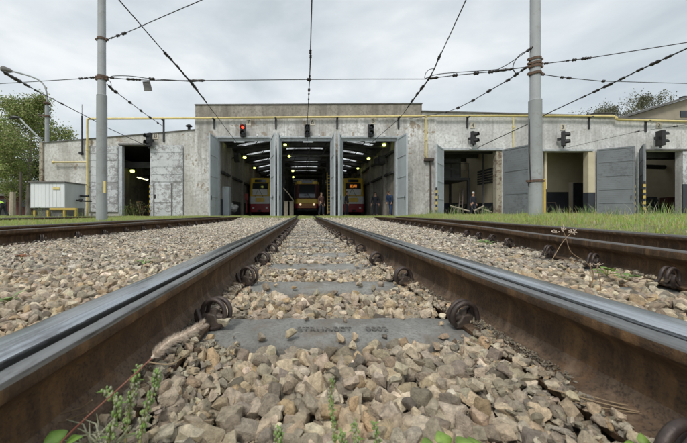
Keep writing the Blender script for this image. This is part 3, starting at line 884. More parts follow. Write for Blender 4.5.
def leaf(a, b_, z0, z1, mat, ribs=4, vribs=0, label=None, stripe=None, th=.05, z1b=None, fine=0):
    """door leaf from hinge a to free edge b_"""
    a = Vector((a[0], a[1])); b_ = Vector((b_[0], b_[1])); d = (b_ - a); ln = d.length; d.normalize(); nrm = Vector((-d.y, d.x))
    mb = MB(); mb.obox(a, b_, th, z0, z1)
    o = mb.build('gate_leaf', mat, depot)
    if label: o['label'] = label
    # frame and ribs, both faces, proud
    fr = MB()
    def bar(s0, s1, h0, h1, w_=.02):
        for sg in (-1, 1):
            off = nrm * sg * (th / 2 + w_ / 2 + .002)
            fr.obox(a + d * s0 + off, a + d * s1 + off, w_, h0, h1)
    bar(.0, .09, z0, z1); bar(ln - .09, ln, z0, z1)
    bar(.093, ln - .093, z1 - .09, z1); bar(.093, ln - .093, z0, z0 + .10)
    for k in range(1, ribs):
        h = z0 + (z1 - z0) * k / ribs; bar(.093, ln - .093, h - .03, h + .03)
    if fine:
        for k in range(fine):
            h = z0 + .12 + (z1 - z0 - .24) * k / fine; bar(.093, ln - .093, h, h + (z1 - z0 - .24) / fine * .55, .0025)
    fr.build('leaf_frame', mat, o, bevel=.004 if not fine else None)
    if stripe:
        st = MB(); h = z0 + .05; k = 0
        c = b_ + d * .012
        while h < z0 + stripe:
            q = [(c - nrm * .05), (c + nrm * .05)]
            st.obox(q[0], q[1], .02, h, h + .16, k % 2); h += .162; k += 1
        st.build('hazard_stripes', ['yellow_paint', 'black_paint'], o)
    hd = MB(); p = a + d * (ln - .16)
    for sg in (-1, 1):
        off = nrm * sg * (th / 2 + .05); q = p + off
        hd.tube([(q.x, q.y, z0 + 1.0), (q.x, q.y, z0 + 1.25)], .014, 6)
    hd.build('handle', 'black_paint', o)
    return o
zt = FZ(139.4)
leaf((FX(219) - .04, D - .15), (FX(209.4, 16.85), 16.85), .10, zt, 'leaf_blue')
leaf((FX(271.3) + .02, D - .15), (FX(274.6, 16.85), 16.85), .10, zt, 'leaf_blue')
leaf((FX(281) - .02, D - .15), (FX(278.0, 16.85), 16.85), .10, zt, 'leaf_blue')
leaf((FX(331.3) + .02, D - .15), (FX(334.8, 16.85), 16.85), .10, zt, 'leaf_blue')
leaf((FX(342) - .02, D - .15), (FX(339.0, 16.85), 16.85), .10, zt, 'leaf_blue')
leaf((FX(396) + .04, D - .15), (FX(407, 16.85), 16.85), .10, zt, 'leaf_blue')
# right wing leaves
leaf((FX(443) - .04, D - .12), (FX(436.5, 17.0), 17.0), .15, FZ(149.5), 'leaf_blue', stripe=1.6)
leaf((FX(502), D - .12), (FX(533, 16.75), 16.75), .15, FZ(150), 'leaf_dark', ribs=3, fine=30, label='dark grey gate leaf swung open behind the right pole')
leaf((FX(595), D - .12), (FX(635, 17.25), 17.25), .15, FZ(150), 'leaf_dark', ribs=5, fine=34, stripe=1.9, label='wide ribbed dark grey gate leaf with striped free edge')
leaf((FX(638), D - .12), (FX(644.5, 16.7), 16.7), .15, FZ(150), 'leaf_dark', ribs=5, stripe=1.9)
# fine horizontal slats on the wide dark leaf
# yellow post at gate 3
mb = MB(); mb.box(FX(541.3), FX(543.4), D - .2, D - .06, .1, FZ(179)); mb.build('guard_post', 'yellow_paint', depot)
# left wing gate 8 : left leaf folded flat on wall, right leaf closed with wicket
def flat_leaf(pa, pb, pt, pbot, mat, y, name='gate_leaf', boards=9):
    mb = MB(); mb.box(FX(pa), FX(pb), y - .05, y, FZ(pbot), FZ(pt)); o = mb.build(name, mat, depot)
    bd = MB(); n = boards; z0, z1 = FZ(pbot) + .05, FZ(pt) - .05
    for k in range(n):
        a = z0 + (z1 - z0) * k / n; bd.box(FX(pa) + .05, FX(pb) - .05, y - .068, y - .052, a + .012, a + (z1 - z0) / n - .012)
    bd.build('boarding', mat, o, bevel=.004)
    return o
flat_leaf(88.5, 118.5, 146, 212, 'leaf_pale', D - .03)
rl = flat_leaf(151, 183.5, 145.5, 182.5, 'leaf_pale', D - .06, boards=5)
mb = MB(); mb.box(FX(151), FX(183.5), D - .11, D - .06, .06, FZ(182.8)); lo = mb.build('gate_leaf', 'leaf_pale', depot)
wk = MB(); wk.box(FX(155.5), FX(172), D - .135, D - .113, .12, FZ(184)); wo_ = wk.build('wicket_door', 'leaf_pale', lo, bevel=.006)
wf = MB()
for a, b_, c, d in ((154.3, 155.3, .10, FZ(183.2)), (172.2, 173.2, .10, FZ(183.2))): wf.box(FX(a), FX(b_), D - .14, D - .112, c, d)
wf.box(FX(154.3), FX(173.2), D - .139, D - .111, FZ(203) - .03, FZ(203) + .04)
wf.build('wicket_frame', 'coping', lo)
hb = MB(); hb.box(FX(155.2), FX(156.8), D - .16, D - .137, FZ(198.5), FZ(194.5)); hb.build('wicket_lock', 'black_paint', lo)
st = MB(); k = 0; h = .08
while h < FZ(183): st.box(FX(150.2), FX(151), D - .13, D - .05, h, h + .15, k % 2); h += .152; k += 1
st.build('hazard_stripes', ['yellow_paint', 'black_paint'], lo)
# bricked patch + bolted plates on wall between
# interiors ------------------------------------------------------------------
HX0, HX1 = FX(219) - .10, FX(396) + .12
HY = 46
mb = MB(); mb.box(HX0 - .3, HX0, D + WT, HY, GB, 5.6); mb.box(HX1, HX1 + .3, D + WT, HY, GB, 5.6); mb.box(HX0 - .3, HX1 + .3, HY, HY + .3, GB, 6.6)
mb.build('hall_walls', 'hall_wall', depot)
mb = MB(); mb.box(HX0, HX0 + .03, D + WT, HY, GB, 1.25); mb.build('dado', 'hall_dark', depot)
# piers along hall walls
for i in range(7):
    y = D + 2.5 + i * 4.1
    for xa_ in (HX0 + .002, HX1 - .222): MB().box(xa_, xa_ + .22, y, y + .4, GB, 5.4).build('wall_pier', 'hall_wall', depot)
# cable trays on the walls
for xx, zz in ((HX0 + .12, 2.9), (HX1 - .12, 2.9), (HX1 - .12, 4.2)):
    mb = MB(); mb.box(xx - .09, xx + .09, D + .6, HY, zz, zz + .13); mb.build('cable_tray', 'hall_dark', depot)
# roof: shallow arch with skylight strips between ribs
def arch(x): t = (x - HX0) / (HX1 - HX0) * 2 - 1; return 5.05 + .75 * (1 - t * t)
def arch_slab(mb, y0, y1, x0, x1, dz, th, n=10):
    for i in range(n):
        a = x0 + (x1 - x0) * i / n; b_ = x0 + (x1 - x0) * (i + 1) / n
        za, zb = arch(a) + dz, arch(b_) + dz
        mb.prism([(a, za), (b_, zb), (b_, zb + th), (a, za + th)], y0, y1)
mb = MB(); gl = []
y = D + WT
while y < HY:
    arch_slab(mb, y, min(y + 2.6, HY), HX0 - .3, HX1 + .3, 0, .14)
    if y + 3.4 < HY:
        for k, (a, b_) in enumerate(((-4.9, -2.4), (-1.5, 1.6), (2.5, 5.0))): gl.append((a, b_, y + 2.6, y + 3.4))
        arch_slab(mb, y + 2.6, y + 3.4, HX0 - .3, -4.9, 0, .14, 2); arch_slab(mb, y + 2.6, y + 3.4, -2.4, -1.5, 0, .14, 2)
        arch_slab(mb, y + 2.6, y + 3.4, 1.6, 2.5, 0, .14, 2); arch_slab(mb, y + 2.6, y + 3.4, 5.0, HX1 + .3, 0, .14, 2)
    y += 3.4
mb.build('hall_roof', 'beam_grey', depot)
for a, b_, y0, y1 in gl:
    g = MB(); arch_slab(g, y0 + .01, y1 - .01, a + .01, b_ - .01, .05, .02, 3); g.build('skylight', 'skylight_glass', depot)
for i in range(9):
    y = D + 1.3 + i * 3.1
    b2 = MB(); arch_slab(b2, y, y + .22, HX0 + .23, HX1 - .23, -.34, .30)
    b2.box(HX0 + .23, HX1 - .23, y + .06, y + .16, 4.68, 4.80)
    for k in range(9):
        x = HX0 + .8 + k * 1.18; b2.tube([(x, y + .11, 4.78), (x + .35, y + .11, arch(x + .35) - .36)], .03, 5)
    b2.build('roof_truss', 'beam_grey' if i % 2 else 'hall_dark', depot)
# inner row of columns between tracks
for i in range(4):
    for xx in (FX(276.2), FX(336.6)):
        y = 24.5 + i * 5.5
        c = MB(); c.box(xx - .14, xx + .14, y, y + .28, .05, 5.0); c.build('hall_column', 'hall_dark', depot)
# wings: roofs, partitions, back walls
mb = MB(); mb.prism([(FX(42), FZ(145.5)), (HX0 - .31, FZ(134.5)), (HX0 - .31, FZ(134.5) + .15), (FX(42), FZ(145.5) + .15)], D + WT, 40); mb.build('left_wing_roof', 'hall_dark', depot)
mb = MB(); mb.box(-15.5, -6.2, 33, 33.2, GB, 4.9); mb.box(-8.2, -8.0, D + WT, 33, GB, 4.6); mb.box(-13.4, -13.2, D + WT, 33, GB, 4.3); mb.build('left_wing_walls', 'hall_wall', depot)
for yy in (20.5, 24.5, 28.5):
    mb = MB(); mb.box(-13.1, -8.25, yy, yy + .25, 3.45, 3.85); mb.build('ceiling_beam', 'beam_grey', depot)
mb = MB(); wg = []
for y0, y1, solid in ((D + WT, 22.6, 1), (22.6, 23.8, 0), (23.8, 25.0, 1), (25.0, 26.0, 0), (26.0, 30, 1)):
    q_ = [(HX1 + .31, FZ(118) - .4), (34, FZ(123.5) - .4), (34, FZ(123.5) - .2), (HX1 + .31, FZ(118) - .2)]
    if solid: mb.prism(q_, y0, y1)
    else: MB().prism([(a_, b_ + .08 * (i < 2) - .08 * (i > 1)) for i, (a_, b_) in enumerate(q_)], y0 + .003, y1 - .003).build('added_wing_skylight', 'skylight_glass', depot)  # unseen skylight strips, added to brighten the right wing bays
mb.build('right_wing_roof', 'hall_dark', depot)
# gate 4 bay
mb = MB(); mb.box(8.0, 8.15, D + WT, 24, GB, 5.6); mb.box(12.35, 12.5, D + WT, 24.0, 1.05, 5.6); mb.box(8.15, 12.35, 24.0, 24.2, 1.15, 5.6); mb.build('bay_walls', 'beige_wall', depot)
mb = MB(); mb.box(12.349, 12.501, D + WT, 24.0, GB, 1.045); mb.box(8.15, 12.35, 23.99, 24.19, GB, 1.145); mb.build('bay_dado', 'dado_grey', depot)
lv = MB()
for k in range(6): lv.box(12.30, 12.345, 19.6, 21.3, 2.35 + k * .17, 2.46 + k * .17)
lv.build('louvre', 'hall_dark', depot)
mb = MB(); mb.box(8.2, 11.4, 20.6, 23.6, 2.62, 2.80); mb.box(11.25, 11.4, 20.6, 20.75, .1, 2.62); mb.box(8.25, 8.4, 20.6, 20.75, .1, 2.62)
mz = mb.build('mezzanine', 'hall_dark', depot)
q = MB()
for k in range(6): q.tube([(8.3 + k * .6, 20.62, 2.8), (8.3 + k * .6, 20.62, 3.75)], .025, 6)
q.tube([(8.3, 20.62, 3.75), (11.35, 20.62, 3.75)], .025, 6); q.tube([(8.3, 20.62, 3.3), (11.35, 20.62, 3.3)], .02, 6)
q.build('mezzanine_railing', 'hall_dark', depot)
for yy in (19.6, 21.2, 22.8):
    MB().box(8.16, 12.34, yy, yy + .22, 4.25, 4.6).build('ceiling_beam', 'hall_dark', depot)
mb = MB(); mb.tube([(11.95, 20.0, .1), (11.95, 20.0, 4.3)], .06, 8); mb.build('wall_pipe', 'hall_dark', depot)
mb = MB(); mb.tube([(11.6, 23.8, .1), (11.6, 23.8, 4.3)], .09, 8); mb.build('wall_pipe', 'hall_dark', depot)
mb = MB(); mb.box(8.2, 10.4, 20.2, 20.5, 3.75, 3.95); mb.tube([(9.1, 20.3, 3.75), (9.3, 20.3, 3.2)], .10, 8); mb.tube([(8.3, 20.3, 3.6), (10.2, 20.3, 3.3)], .05, 6); mb.build('hoist_rail', 'hall_dark', depot)
MB().box(15.3, 21.4, 19.6, 19.9, 4.35, 4.7).build('ceiling_beam', 'hall_dark', depot)
MB().box(20.8, 26.4, 19.4, 19.7, 3.95, 4.3).build('ceiling_beam', 'hall_dark', depot)
mb = MB(); mb.tube([(20.9, 22, 3.9), (26.4, 22, 3.7)], .16, 10); mb.tube([(23.4, 22, 3.8), (23.6, 22, 3.2), (24.4, 21.8, 3.1)], .06, 8); mb.build('exhaust_duct', 'hall_dark', depot)
# gate 3 bay: frontal beige wall with a doorway
bz = FZ(192, 21.2)
xa, xb, xc, xd = 15.2, FX(568.5, 21.2), FX(587.5, 21.2), 21.5
mb = MB(); dz = FZ(182, 21.2)
mb.box(xa, xb, 21.2, 21.4, bz, 5.4); mb.box(xc, xd, 21.2, 21.4, bz, 5.4); mb.box(xb, xc, 21.2, 21.4, dz, 5.4)
mb.box(15.05, 15.2, D + WT, 21.4, bz, 5.5); mb.build('bay_walls', 'beige_wall', depot)
mb = MB(); mb.box(xa, xb, 21.19, 21.41, GB, bz - .002); mb.box(xc, xd, 21.19, 21.41, GB, bz - .002); mb.box(15.04, 15.2, D + WT, 21.4, GB, bz - .002); mb.build('bay_dado', 'dado_grey', depot)
mb = MB(); mb.box(xb, xd, 26, 26.2, 2.0, 5.4); mb.build('bay_walls', 'beige_wall', depot)
mb = MB(); mb.box(xb, xd, 25.99, 26.19, GB, 1.995); mb.build('bay_dado', 'dado_grey', depot)
mb = MB(); mb.box(xc - .75, xc + .1, 21.45, 21.52, GB, dz - .02); mb.build('inner_door', 'dado_grey', depot)
# gate 2 bay
mb = MB(); mb.box(20.6, 20.75, D + WT, 27, 0, 5.4); mb.box(26.5, 26.65, D + WT, 27, 0, 5.4); mb.box(20.75, 34, 26.5, 26.7, 2.3, 5.2); mb.build('bay_walls', 'beige_wall', depot)
mb = MB(); mb.box(20.75, 34, 26.49, 26.69, GB, 2.295); mb.build('bay_dado', 'hall_dark', depot)
mb = MB(); mb.box(20.8, 26.4, 20.8, 21.1, 4.1, 4.5); mb.build('ceiling_beam', 'hall_dark', depot)
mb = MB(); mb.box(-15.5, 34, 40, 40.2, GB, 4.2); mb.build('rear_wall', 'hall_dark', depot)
mb = MB(); mb.box(33.8, 34, D + WT, 40, GB, 5); mb.build('gable_wall', 'plaster_right', depot)
# floor
mb = MB(); mb.box(FX(42), 34, D + .02, 46, -.05, .15); struct(mb.build('shed_floor', 'asphalt', origin=(0, D, 0)))

# back building with a rising gable on the right
back = empty('rear_hall', (28, 30, 0), 'beige hall with a sloping grey roof rising behind the depot at right', 'building')
BY = 30
mb = MB(); mb.prism([(FX(612, BY), 3), (FX(730, BY), 3), (FX(730, BY), FZ(86, BY)), (FX(612, BY), FZ(122, BY))], BY, BY + 10); mb.build('wall', 'gable_wall', back)
mb = MB(); mb.prism([(FX(606, BY), FZ(123.4, BY)), (FX(736, BY), FZ(83.4, BY)), (FX(736, BY), FZ(81.4, BY)), (FX(606, BY), FZ(121.4, BY))], BY - .5, BY + 10); mb.build('roof', 'coping', back)
mb = MB(); mb.box(FX(680, BY), FX(702, BY), BY - .06, BY - .003, FZ(117.5, BY), FZ(111, BY)); mb.build('window', 'dark_glass', back)
mb = MB(); mb.box(FX(680, BY), FX(684, BY), BY - .3, BY + .1, FZ(99.3, BY), FZ(97.0, BY)); mb.build('roof_vent', 'black_paint', back)
rh = empty('roof_housing', P(609, 112, 24), 'low beige roof housing behind the right parapet under a bare tree', 'roof housing')
mb = MB(); mb.box(FX(594, 24), FX(613, 24), 24, 27, FZ(121, 24), FZ(113.8, 24)); mb.build('housing_wall', 'gable_wall', rh)
mb = MB(); mb.box(FX(593, 24), FX(614, 24), 23.9, 27.1, FZ(113.8, 24), FZ(113, 24)); mb.build('housing_cap', 'coping', rh)
vt = empty('roof_vent', P(189, 130, 19.2), 'small black vent pipe on the left roof beside the raised parapet', 'vent')
mb = MB(); mb.tube([P(189, 133, 19.2), P(189, 126.5, 19.2)], .09, 10); mb.build('vent_pipe', 'black_paint', vt)
mb = MB(); mb.tube([P(189, 126.5, 19.2), P(189, 125.6, 19.2), P(189, 124.2, 19.2)], [.2, .2, .05], 10); mb.build('vent_cowl', 'black_paint', vt)

# ------------------------------------------------------------------ pipes, signals, plates on the facade
PY = D - .22
def pp(px, py, y=PY): return P(px, py, y)
gp = empty('gas_pipe', pp(87, 214), 'long pale yellow gas pipe running along the whole facade above the gates', 'pipe')
mb = MB(); mb.tube([pp(87.3, 216), pp(87.3, 190), pp(87.3, 120.6), pp(87.7, 119.3), pp(89, 119), pp(200, 118.4), pp(300, 117.4), pp(430, 116.3), pp(560, 115.8), pp(614, 116.6), pp(615.6, 117.2), pp(616, 119.2), pp(617.5, 119.8), pp(690, 121.6), pp(760, 123)], .062, 10)
mb.build('main_pipe', 'yellow_pipe', gp, smooth=50)
mb = MB(); mb.tube([pp(426, 117), pp(426, 156), pp(427, 158)], .055, 8); mb.build('branch_pipe', 'yellow_pipe', gp, smooth=50)
mb = MB(); mb.tube([pp(53, 162.3), pp(86.8, 162.1)], .045, 8); mb.ball(pp(53.3, 162.3), .09); mb.build('branch_pipe', 'yellow_pipe', gp, smooth=50)
mb = MB(); mb.tube([pp(513.6, 117), pp(513.6, 148)], .03, 8); mb.build('branch_pipe', 'yellow_pipe', gp, smooth=50)
for q in ((426, 116.8), (426, 140), (87.3, 150), (87.3, 185), (513.6, 127), (616, 118)):
    mb = MB(); c = pp(*q); mb.tube([c + Vector((0, 0, -.05)), c + Vector((0, 0, .05))], .085, 10); mb.build('flange', 'yellow_pipe', gp)
for px, a, b_ in ((214.6, 118.6, 129), (276, 118, 129), (337, 117.5, 129), (398, 117, 129), (467, 116.5, 128), (529, 116.3, 128), (588.5, 116.5, 129), (645, 120.5, 132), (164, 119.2, 142)):
    mb = MB(); y = D - .053 if 195 < px < 436 else D - .003
    mb.box(FX(px) - .05, FX(px) + .05, y - .06, y, FZ(b_), FZ(a) + .02); mb.box(FX(px) - .05, FX(px) + .05, y - .30, y - .062, FZ(a) - .13, FZ(a) - .07)
    mb.build('pipe_bracket', 'black_paint', gp)
dp = empty('downpipe', P(429.5, 213, D - .15), 'thin brown downpipe between the centre gates and the blue leaf at right', 'downpipe')
mb = MB(); mb.tube([P(430.5, 214, D - .14), P(430.5, 163, D - .14), P(428.5, 161, D - .14), P(424, 160.5, D - .14)], .055, 8); mb.build('pipe', 'brown_pipe', dp, smooth=50)
mb = MB(); mb.box(FX(423.6), FX(432.5), D - .25, D - .05, FZ(161.5), FZ(158.6)); mb.build('hopper', 'brown_pipe', dp)
mp_ = empty('antenna_mast', P(82, 155, D - .1), 'thin dark mast with a whip on the left corner of the shed wall', 'mast')
mb = MB(); mb.tube([P(82, 155, D - .1), P(82, 116, D - .1)], .045, 8); mb.build('mast', 'black_paint', mp_)
mb = MB(); mb.tube([P(82, 116, D - .1), P(82, 104.5, D - .1)], .015, 6); mb.build('whip', 'wire', mp_)
mb = MB(); mb.box(FX(81), FX(83.5), D - .2, D - .003, FZ(155), FZ(152.5)); mb.build('bracket', 'black_paint', mp_)

def signal(px, py0, py1, Y, face, label, lit=False):
    c = P(px, (py0 + py1) / 2, Y); h = (py1 - py0) * Y / 300; root = empty('signal_lamp', c, label, 'signal light', 'signals above the gates')
    ca, sa = math.cos(face), math.sin(face)
    def T(v): return (c.x + v[0] * ca - v[1] * sa, c.y + v[0] * sa + v[1] * ca, c.z + v[2])
    def put(mb_): mb_.v = [T(v) for v in mb_.v]; return mb_
    b = MB(); w_ = h * .24
    b.box(-w_, w_, -.09, .09, -h / 2, h / 2); put(b).build('housing', 'black_paint', root, bevel=.02)
    for s in (1, -1):
        v = MB(); cz = s * h * .24; r = w_ * .82; n = 10
        for k in range(n):
            a0 = math.pi * (-.12 + 1.24 * k / n); a1 = math.pi * (-.12 + 1.24 * (k + 1) / n)
            v.add([(r * math.cos(a0), -.092, cz + r * math.sin(a0)), (r * math.cos(a1), -.092, cz + r * math.sin(a1)), (r * math.cos(a1) * .95, -.30, cz + r * math.sin(a1) * .9), (r * math.cos(a0) * .95, -.30, cz + r * math.sin(a0) * .9),
                   (r * .9 * math.cos(a0), -.092, cz + r * .9 * math.sin(a0)), (r * .9 * math.cos(a1), -.092, cz + r * .9 * math.sin(a1)), (r * .86 * math.cos(a1), -.298, cz + r * .82 * math.sin(a1)), (r * .86 * math.cos(a0), -.298, cz + r * .82 * math.sin(a0))],
                  [(0, 1, 2, 3), (7, 6, 5, 4), (3, 2, 6, 7)])
        put(v).build('visor', 'black_paint', root)
        l = MB(); l.tube([(0, -.12, cz), (0, -.091, cz)], [r * .45, r * .62], 12)
        put(l).build('lens', 'signal_red' if (lit and s > 0) else 'dark_glass', root)
    br = MB(); br.box(-.03, .03, .09, .30, -h * .1, h * .1); br.box(-.03, .03, -.03, .03, -h / 2 - .12, -h / 2); put(br).build('bracket', 'black_paint', root)
    return root
signal(243, 124.5, 136.5, D - .35, 0, 'black signal with lit red light above the seventh gate, beside plate 7', True)
signal(307.2, 124.5, 136.5, D - .35, 0, 'dark two-lens signal above the middle gate, left of plate 6')
signal(370.7, 124.5, 136.5, D - .35, 0, 'dark two-lens signal above the gate left of the tall blue leaf, under plate 5')
signal(473.3, 131.5, 144.5, D - .35, R(35), 'black signal turned sideways under plate 4')
signal(563.5, 131.5, 146, D - .35, R(40), 'black signal turned sideways under plate 3')
signal(660.5, 130.5, 146, D - .4, R(78), 'large black signal in profile with long hoods under plate 2')
signal(149.2, 133, 146.5, D - .35, R(-30), 'black signal at the corner of the dark left gateway near plate 8')
for px, py, d in ((248.7, 122.5, '7'), (312.4, 122.3, '6'), (373.2, 121.0, '5'), (472.5, 125.4, '4'), (562.3, 127.2, '3'), (658.5, 125.6, '2'), (155.8, 136.2, '8')):
    y = (D - .053 if 195 < px < 436 else D - .003); c = P(px, py, y); root = empty('number_plate', c, 'small cream plate with dark number %s on the facade' % d, 'number plate', 'gate number plates')
    mb = MB(); mb.box(FX(px) - .15, FX(px) + .15, y - .025, y, c.z - .18, c.z + .18); mb.build('plate', 'sign_cream', root)
    text_obj('digit', d, .36, (FX(px), y - .028, c.z), (R(90), 0, 0), 'black_paint', root, .002)
for px, lab in ((257.5, 'tiny white lamp on the frame above the seventh gate'), (319.2, 'tiny white lamp on the frame above the middle gate'), (384.2, 'tiny white lamp on the frame above the gate with two standing workers'), (470.6, 'tiny white lamp on the lintel of the gate under plate 4')):
    y0 = 135.6 if px < 450 else 148.4
    root = empty('wall_lamp', P(px, y0, D - .2), lab, 'wall lamp', 'tiny white lamps over the gates')
    mb = MB(); mb.ball(P(px, y0, D - .25), .075); mb.build('globe', 'white_cap', root)
    mb = MB(); mb.tube([P(px, y0 + .6, D - .25), P(px, y0 + .6, D - .04)], .02, 6); mb.build('bracket', 'black_paint', root)
# plates hung over gates (wire anchors)
for px, lab in ((240.5, 'pale cable anchor bar above the seventh gate'), (308, 'pale cable anchor bar above the middle gate'), (369, 'pale cable anchor bar above the gate under plate 5')):
    o = MB(); o.box(FX(px - 5), FX(px + 5), D - .36, D - .29, FZ(143.8), FZ(142.6)); tag(o.build('wire_anchor', 'frame_paint'), lab, 'wire anchor', 'cable anchor bars above the gates')

# ------------------------------------------------------------------ things in the halls
def bulb_lamp(p, r, lab, mat='lamp_yellow', grp='hall lamps'):
    root = empty('hall_lamp', p, lab, 'lamp', grp)
    mb = MB(); mb.ball(p, r * .78, r * .7, r * .5); mb.build('bulb', mat, root)
    mb = MB(); mb.tube([p + Vector((0, 0, r * .5)), p + Vector((0, 0, r * 1.3)), p + Vector((0, 0, r * 1.6))], [r * 1.5, r * .9, .03], 12, cap=True); mb.build('shade', 'black_paint', root)
    mb = MB(); mb.tube([p + Vector((0, 0, r * 1.6)), p + Vector((0, 0, r * 1.6 + .5))], .015, 5); mb.build('rod', 'black_paint', root)
for px, py, Y, r, lab in ((244.6, 157.6, 22.5, .17, 'brightest yellow lamp in the left centre hall above the tram'), (254.4, 168.2, 27, .14, 'small yellow lamp just above the left tram roof'), (228.5, 145, 20, .10, 'dim lamp at the top left of the seventh gate'),
                          (289.2, 156.4, 22, .13, 'yellow lamp high in the middle hall, second from the front'), (285.2, 145, 19.6, .13, 'yellow lamp at the top left corner of the middle gate'), (292.8, 171, 29, .15, 'small yellow lamp deep in the middle hall, left of the tram'), (293.3, 177, 33, .15, 'faint yellow lamp deepest in the middle hall'),
                          (384.2, 145, 19.6, .17, 'bright yellow lamp at the top of the gate under plate 5'), (368.6, 158.8, 24, .17, 'bright yellow lamp on the right hall wall, second from the front'), (357.8, 168.6, 29, .14, 'small yellow lamp right above the right tram roof'), (132.3, 171.3, 22, .19, 'round yellow lamp in the dark left gateway')):
    bulb_lamp(P(px, py, Y), r, lab)
tl = empty('tube_lamp', P(142, 178, 22), 'slanting lit fluorescent tube in the dark left gateway', 'tube lamp')
mb = MB(); mb.tube([P(137.5, 177, 21.5), P(147.5, 179.6, 20.5)], .05, 8); mb.build('tube', 'lamp_white', tl)
mb = MB(); mb.tube([P(137.5, 176.2, 21.5), P(147.5, 178.8, 20.5)], .07, 6); mb.build('fitting', 'beam_grey', tl)

# trams
def tram(cx, Yf, wf, ht, kind, label, tail=13.0):
    root = empty('tram', (cx, Yf, .15), label, 'tram', 'trams parked in the depot')
    w2 = 1.17; hw = wf / 2
    def plan(h): # outline of body at fraction of height
        return [(-hw * .86, 0), (hw * .86, 0), (hw, .14), (w2, 1.6), (w2, tail), (-w2, tail), (-w2, 1.6), (-hw, .14)]
    def slab(name, z0, z1, mat, inset=0.0, rake0=0., rake1=0., bv=.02):
        mb = MB(); pl = plan(0); n = len(pl); vs = []
        for z, rk in ((z0, rake0), (z1, rake1)):
            for i, (x, y) in enumerate(pl): vs.append((cx + x * (1 - inset), Yf + y + (rk if y < 1 else 0), z))
        mb.add(vs, [tuple(range(n))[::-1], tuple(range(n, 2 * n))] + [(i, (i + 1) % n, (i + 1) % n + n, i + n) for i in range(n)])
        return mb.build(name, mat, root, bevel=bv)
    z0 = .15
    if kind == 'white':
        skirt = slab('skirt', z0 + .28, z0 + 1.03, 'tram_red')
        slab('front_panel', z0 + 1.032, z0 + 1.72, 'tram_white', .005)
        slab('window_band', z0 + 1.722, z0 + 2.95, 'tram_yellow', .02, 0, .18)
        slab('roof', z0 + 2.952, z0 + ht - .15, 'tram_yellow', .03, .16, .30)
        band0, band1 = z0 + 1.80, z0 + 2.92; rk = (.01, .17)
    else:
        skirt = slab('skirt', z0 + .62, z0 + 1.02, 'tram_red')
        slab('front_panel', z0 + 1.022, z0 + 1.45, 'tram_yellow', .005)
        slab('window_band', z0 + 1.452, z0 + 2.75, 'brick_dark', .02, 0, .18)
        slab('roof', z0 + 2.752, z0 + ht, 'tram_yellow', .05, .18, .34)
        band0, band1 = z0 + 1.55, z0 + 2.68; rk = (.015, .17)
    ws = MB(); a = hw * .74
    ws.add([(cx - a, Yf - .012 + rk[0], band0), (cx + a, Yf - .012 + rk[0], band0), (cx + a * .96, Yf - .012 + rk[1], band1), (cx - a * .96, Yf - .012 + rk[1], band1),
            (cx - a, Yf + .02 + rk[0], band0), (cx + a, Yf + .02 + rk[0], band0), (cx + a * .96, Yf + .02 + rk[1], band1), (cx - a * .96, Yf + .02 + rk[1], band1)],
           [(0, 1, 2, 3), (7, 6, 5, 4), (0, 4, 5, 1), (1, 5, 6, 2), (2, 6, 7, 3), (3, 7, 4, 0)])
    wso = ws.build('windscreen', 'windscreen_glass', root)
    if kind == 'white':
        pn = MB(); pn.box(cx - hw * .70, cx + hw * .70, Yf - .035, Yf - .014, z0 + 1.80, z0 + 2.36); pn.build('sun_visor_panel', 'tram_white', root, bevel=.01)
        em = MB(); em.box(cx - hw * .42, cx + hw * .42, Yf - .03, Yf + .002, z0 + 1.20, z0 + 1.58); em.build('yellow_badge_panel', 'tram_yellow', root, bevel=.01)
        wp = MB(); wp.tube([(cx + .28, Yf - .05, z0 + 1.66), (cx - .12, Yf - .05, z0 + 2.42)], .018, 6); wp.tube([(cx - .45, Yf - .05, z0 + 1.66), (cx - .12, Yf - .055, z0 + 2.42)], .015, 6); wp.build('wiper', 'rubber', root)
    else:
        wp = MB(); wp.tube([(cx + .3, Yf - .05, z0 + 1.5), (cx - .1, Yf + .02, z0 + 2.1)], .018, 6); wp.build('wiper', 'rubber', root)
        for k in (0, 1, 2):
            s = MB(); s.box(cx - hw * .8, cx + hw * .8, Yf - .02, Yf - .002, z0 + .68 + k * .12, z0 + .715 + k * .12); s.build('trim_strip', 'tram_yellow', root)
        s = MB(); s.box(cx - hw * .9, cx + hw * .9, Yf - .12, Yf + .4, z0 + .42, z0 + .60); s.build('bumper', 'rubber', root, bevel=.03)
    dbx = MB(); dz0 = z0 + (3.0 if kind == 'white' else 2.80); dbx.box(cx - hw * .5, cx + hw * .5, Yf + .10, Yf + .5, dz0, dz0 + .24); db = dbx.build('destination_box', 'dark_glass', root)
    if label.endswith('display'):
        d = MB()
        for r_ in range(3):
            for c_ in range(9):
                if (r_, c_) in ((1, 3), (2, 4), (0, 6)): continue
                d.box(cx - .30 + c_ * .068, cx - .25 + c_ * .068, Yf - .06, Yf - .04, z0 + 2.52 + r_ * .09, z0 + 2.58 + r_ * .09)
        d.build('lit_display', 'display_lit', root)
    for s in (-1, 1):
        hl = MB(); zc = z0 + (.66 if kind == 'white' else .95); hl.tube([(cx + s * hw * .62, Yf - .03, zc), (cx + s * hw * .62, Yf + .03, zc)], [.09, .10], 14)
        hl.build('headlight', 'headlight' if kind != 'white' else 'tram_white', root)
        wn = []
        for k in range(5):
            v = MB(); y = Yf + 2.0 + k * 2.1; xx = cx + s * w2
            v.box(min(xx, xx + s * .015), max(xx, xx + s * .015), y, y + 1.7, z0 + 1.55, z0 + 2.6); v.build('side_window', 'dark_glass', root)
    cp = MB(); cp.tube([(cx, Yf + .1, z0 + .45), (cx, Yf - .35, z0 + .42)], [.07, .09], 8); cp.box(cx - .14, cx + .14, Yf - .42, Yf - .30, z0 + .34, z0 + .50); cp.build('coupler', 'rubber', root)
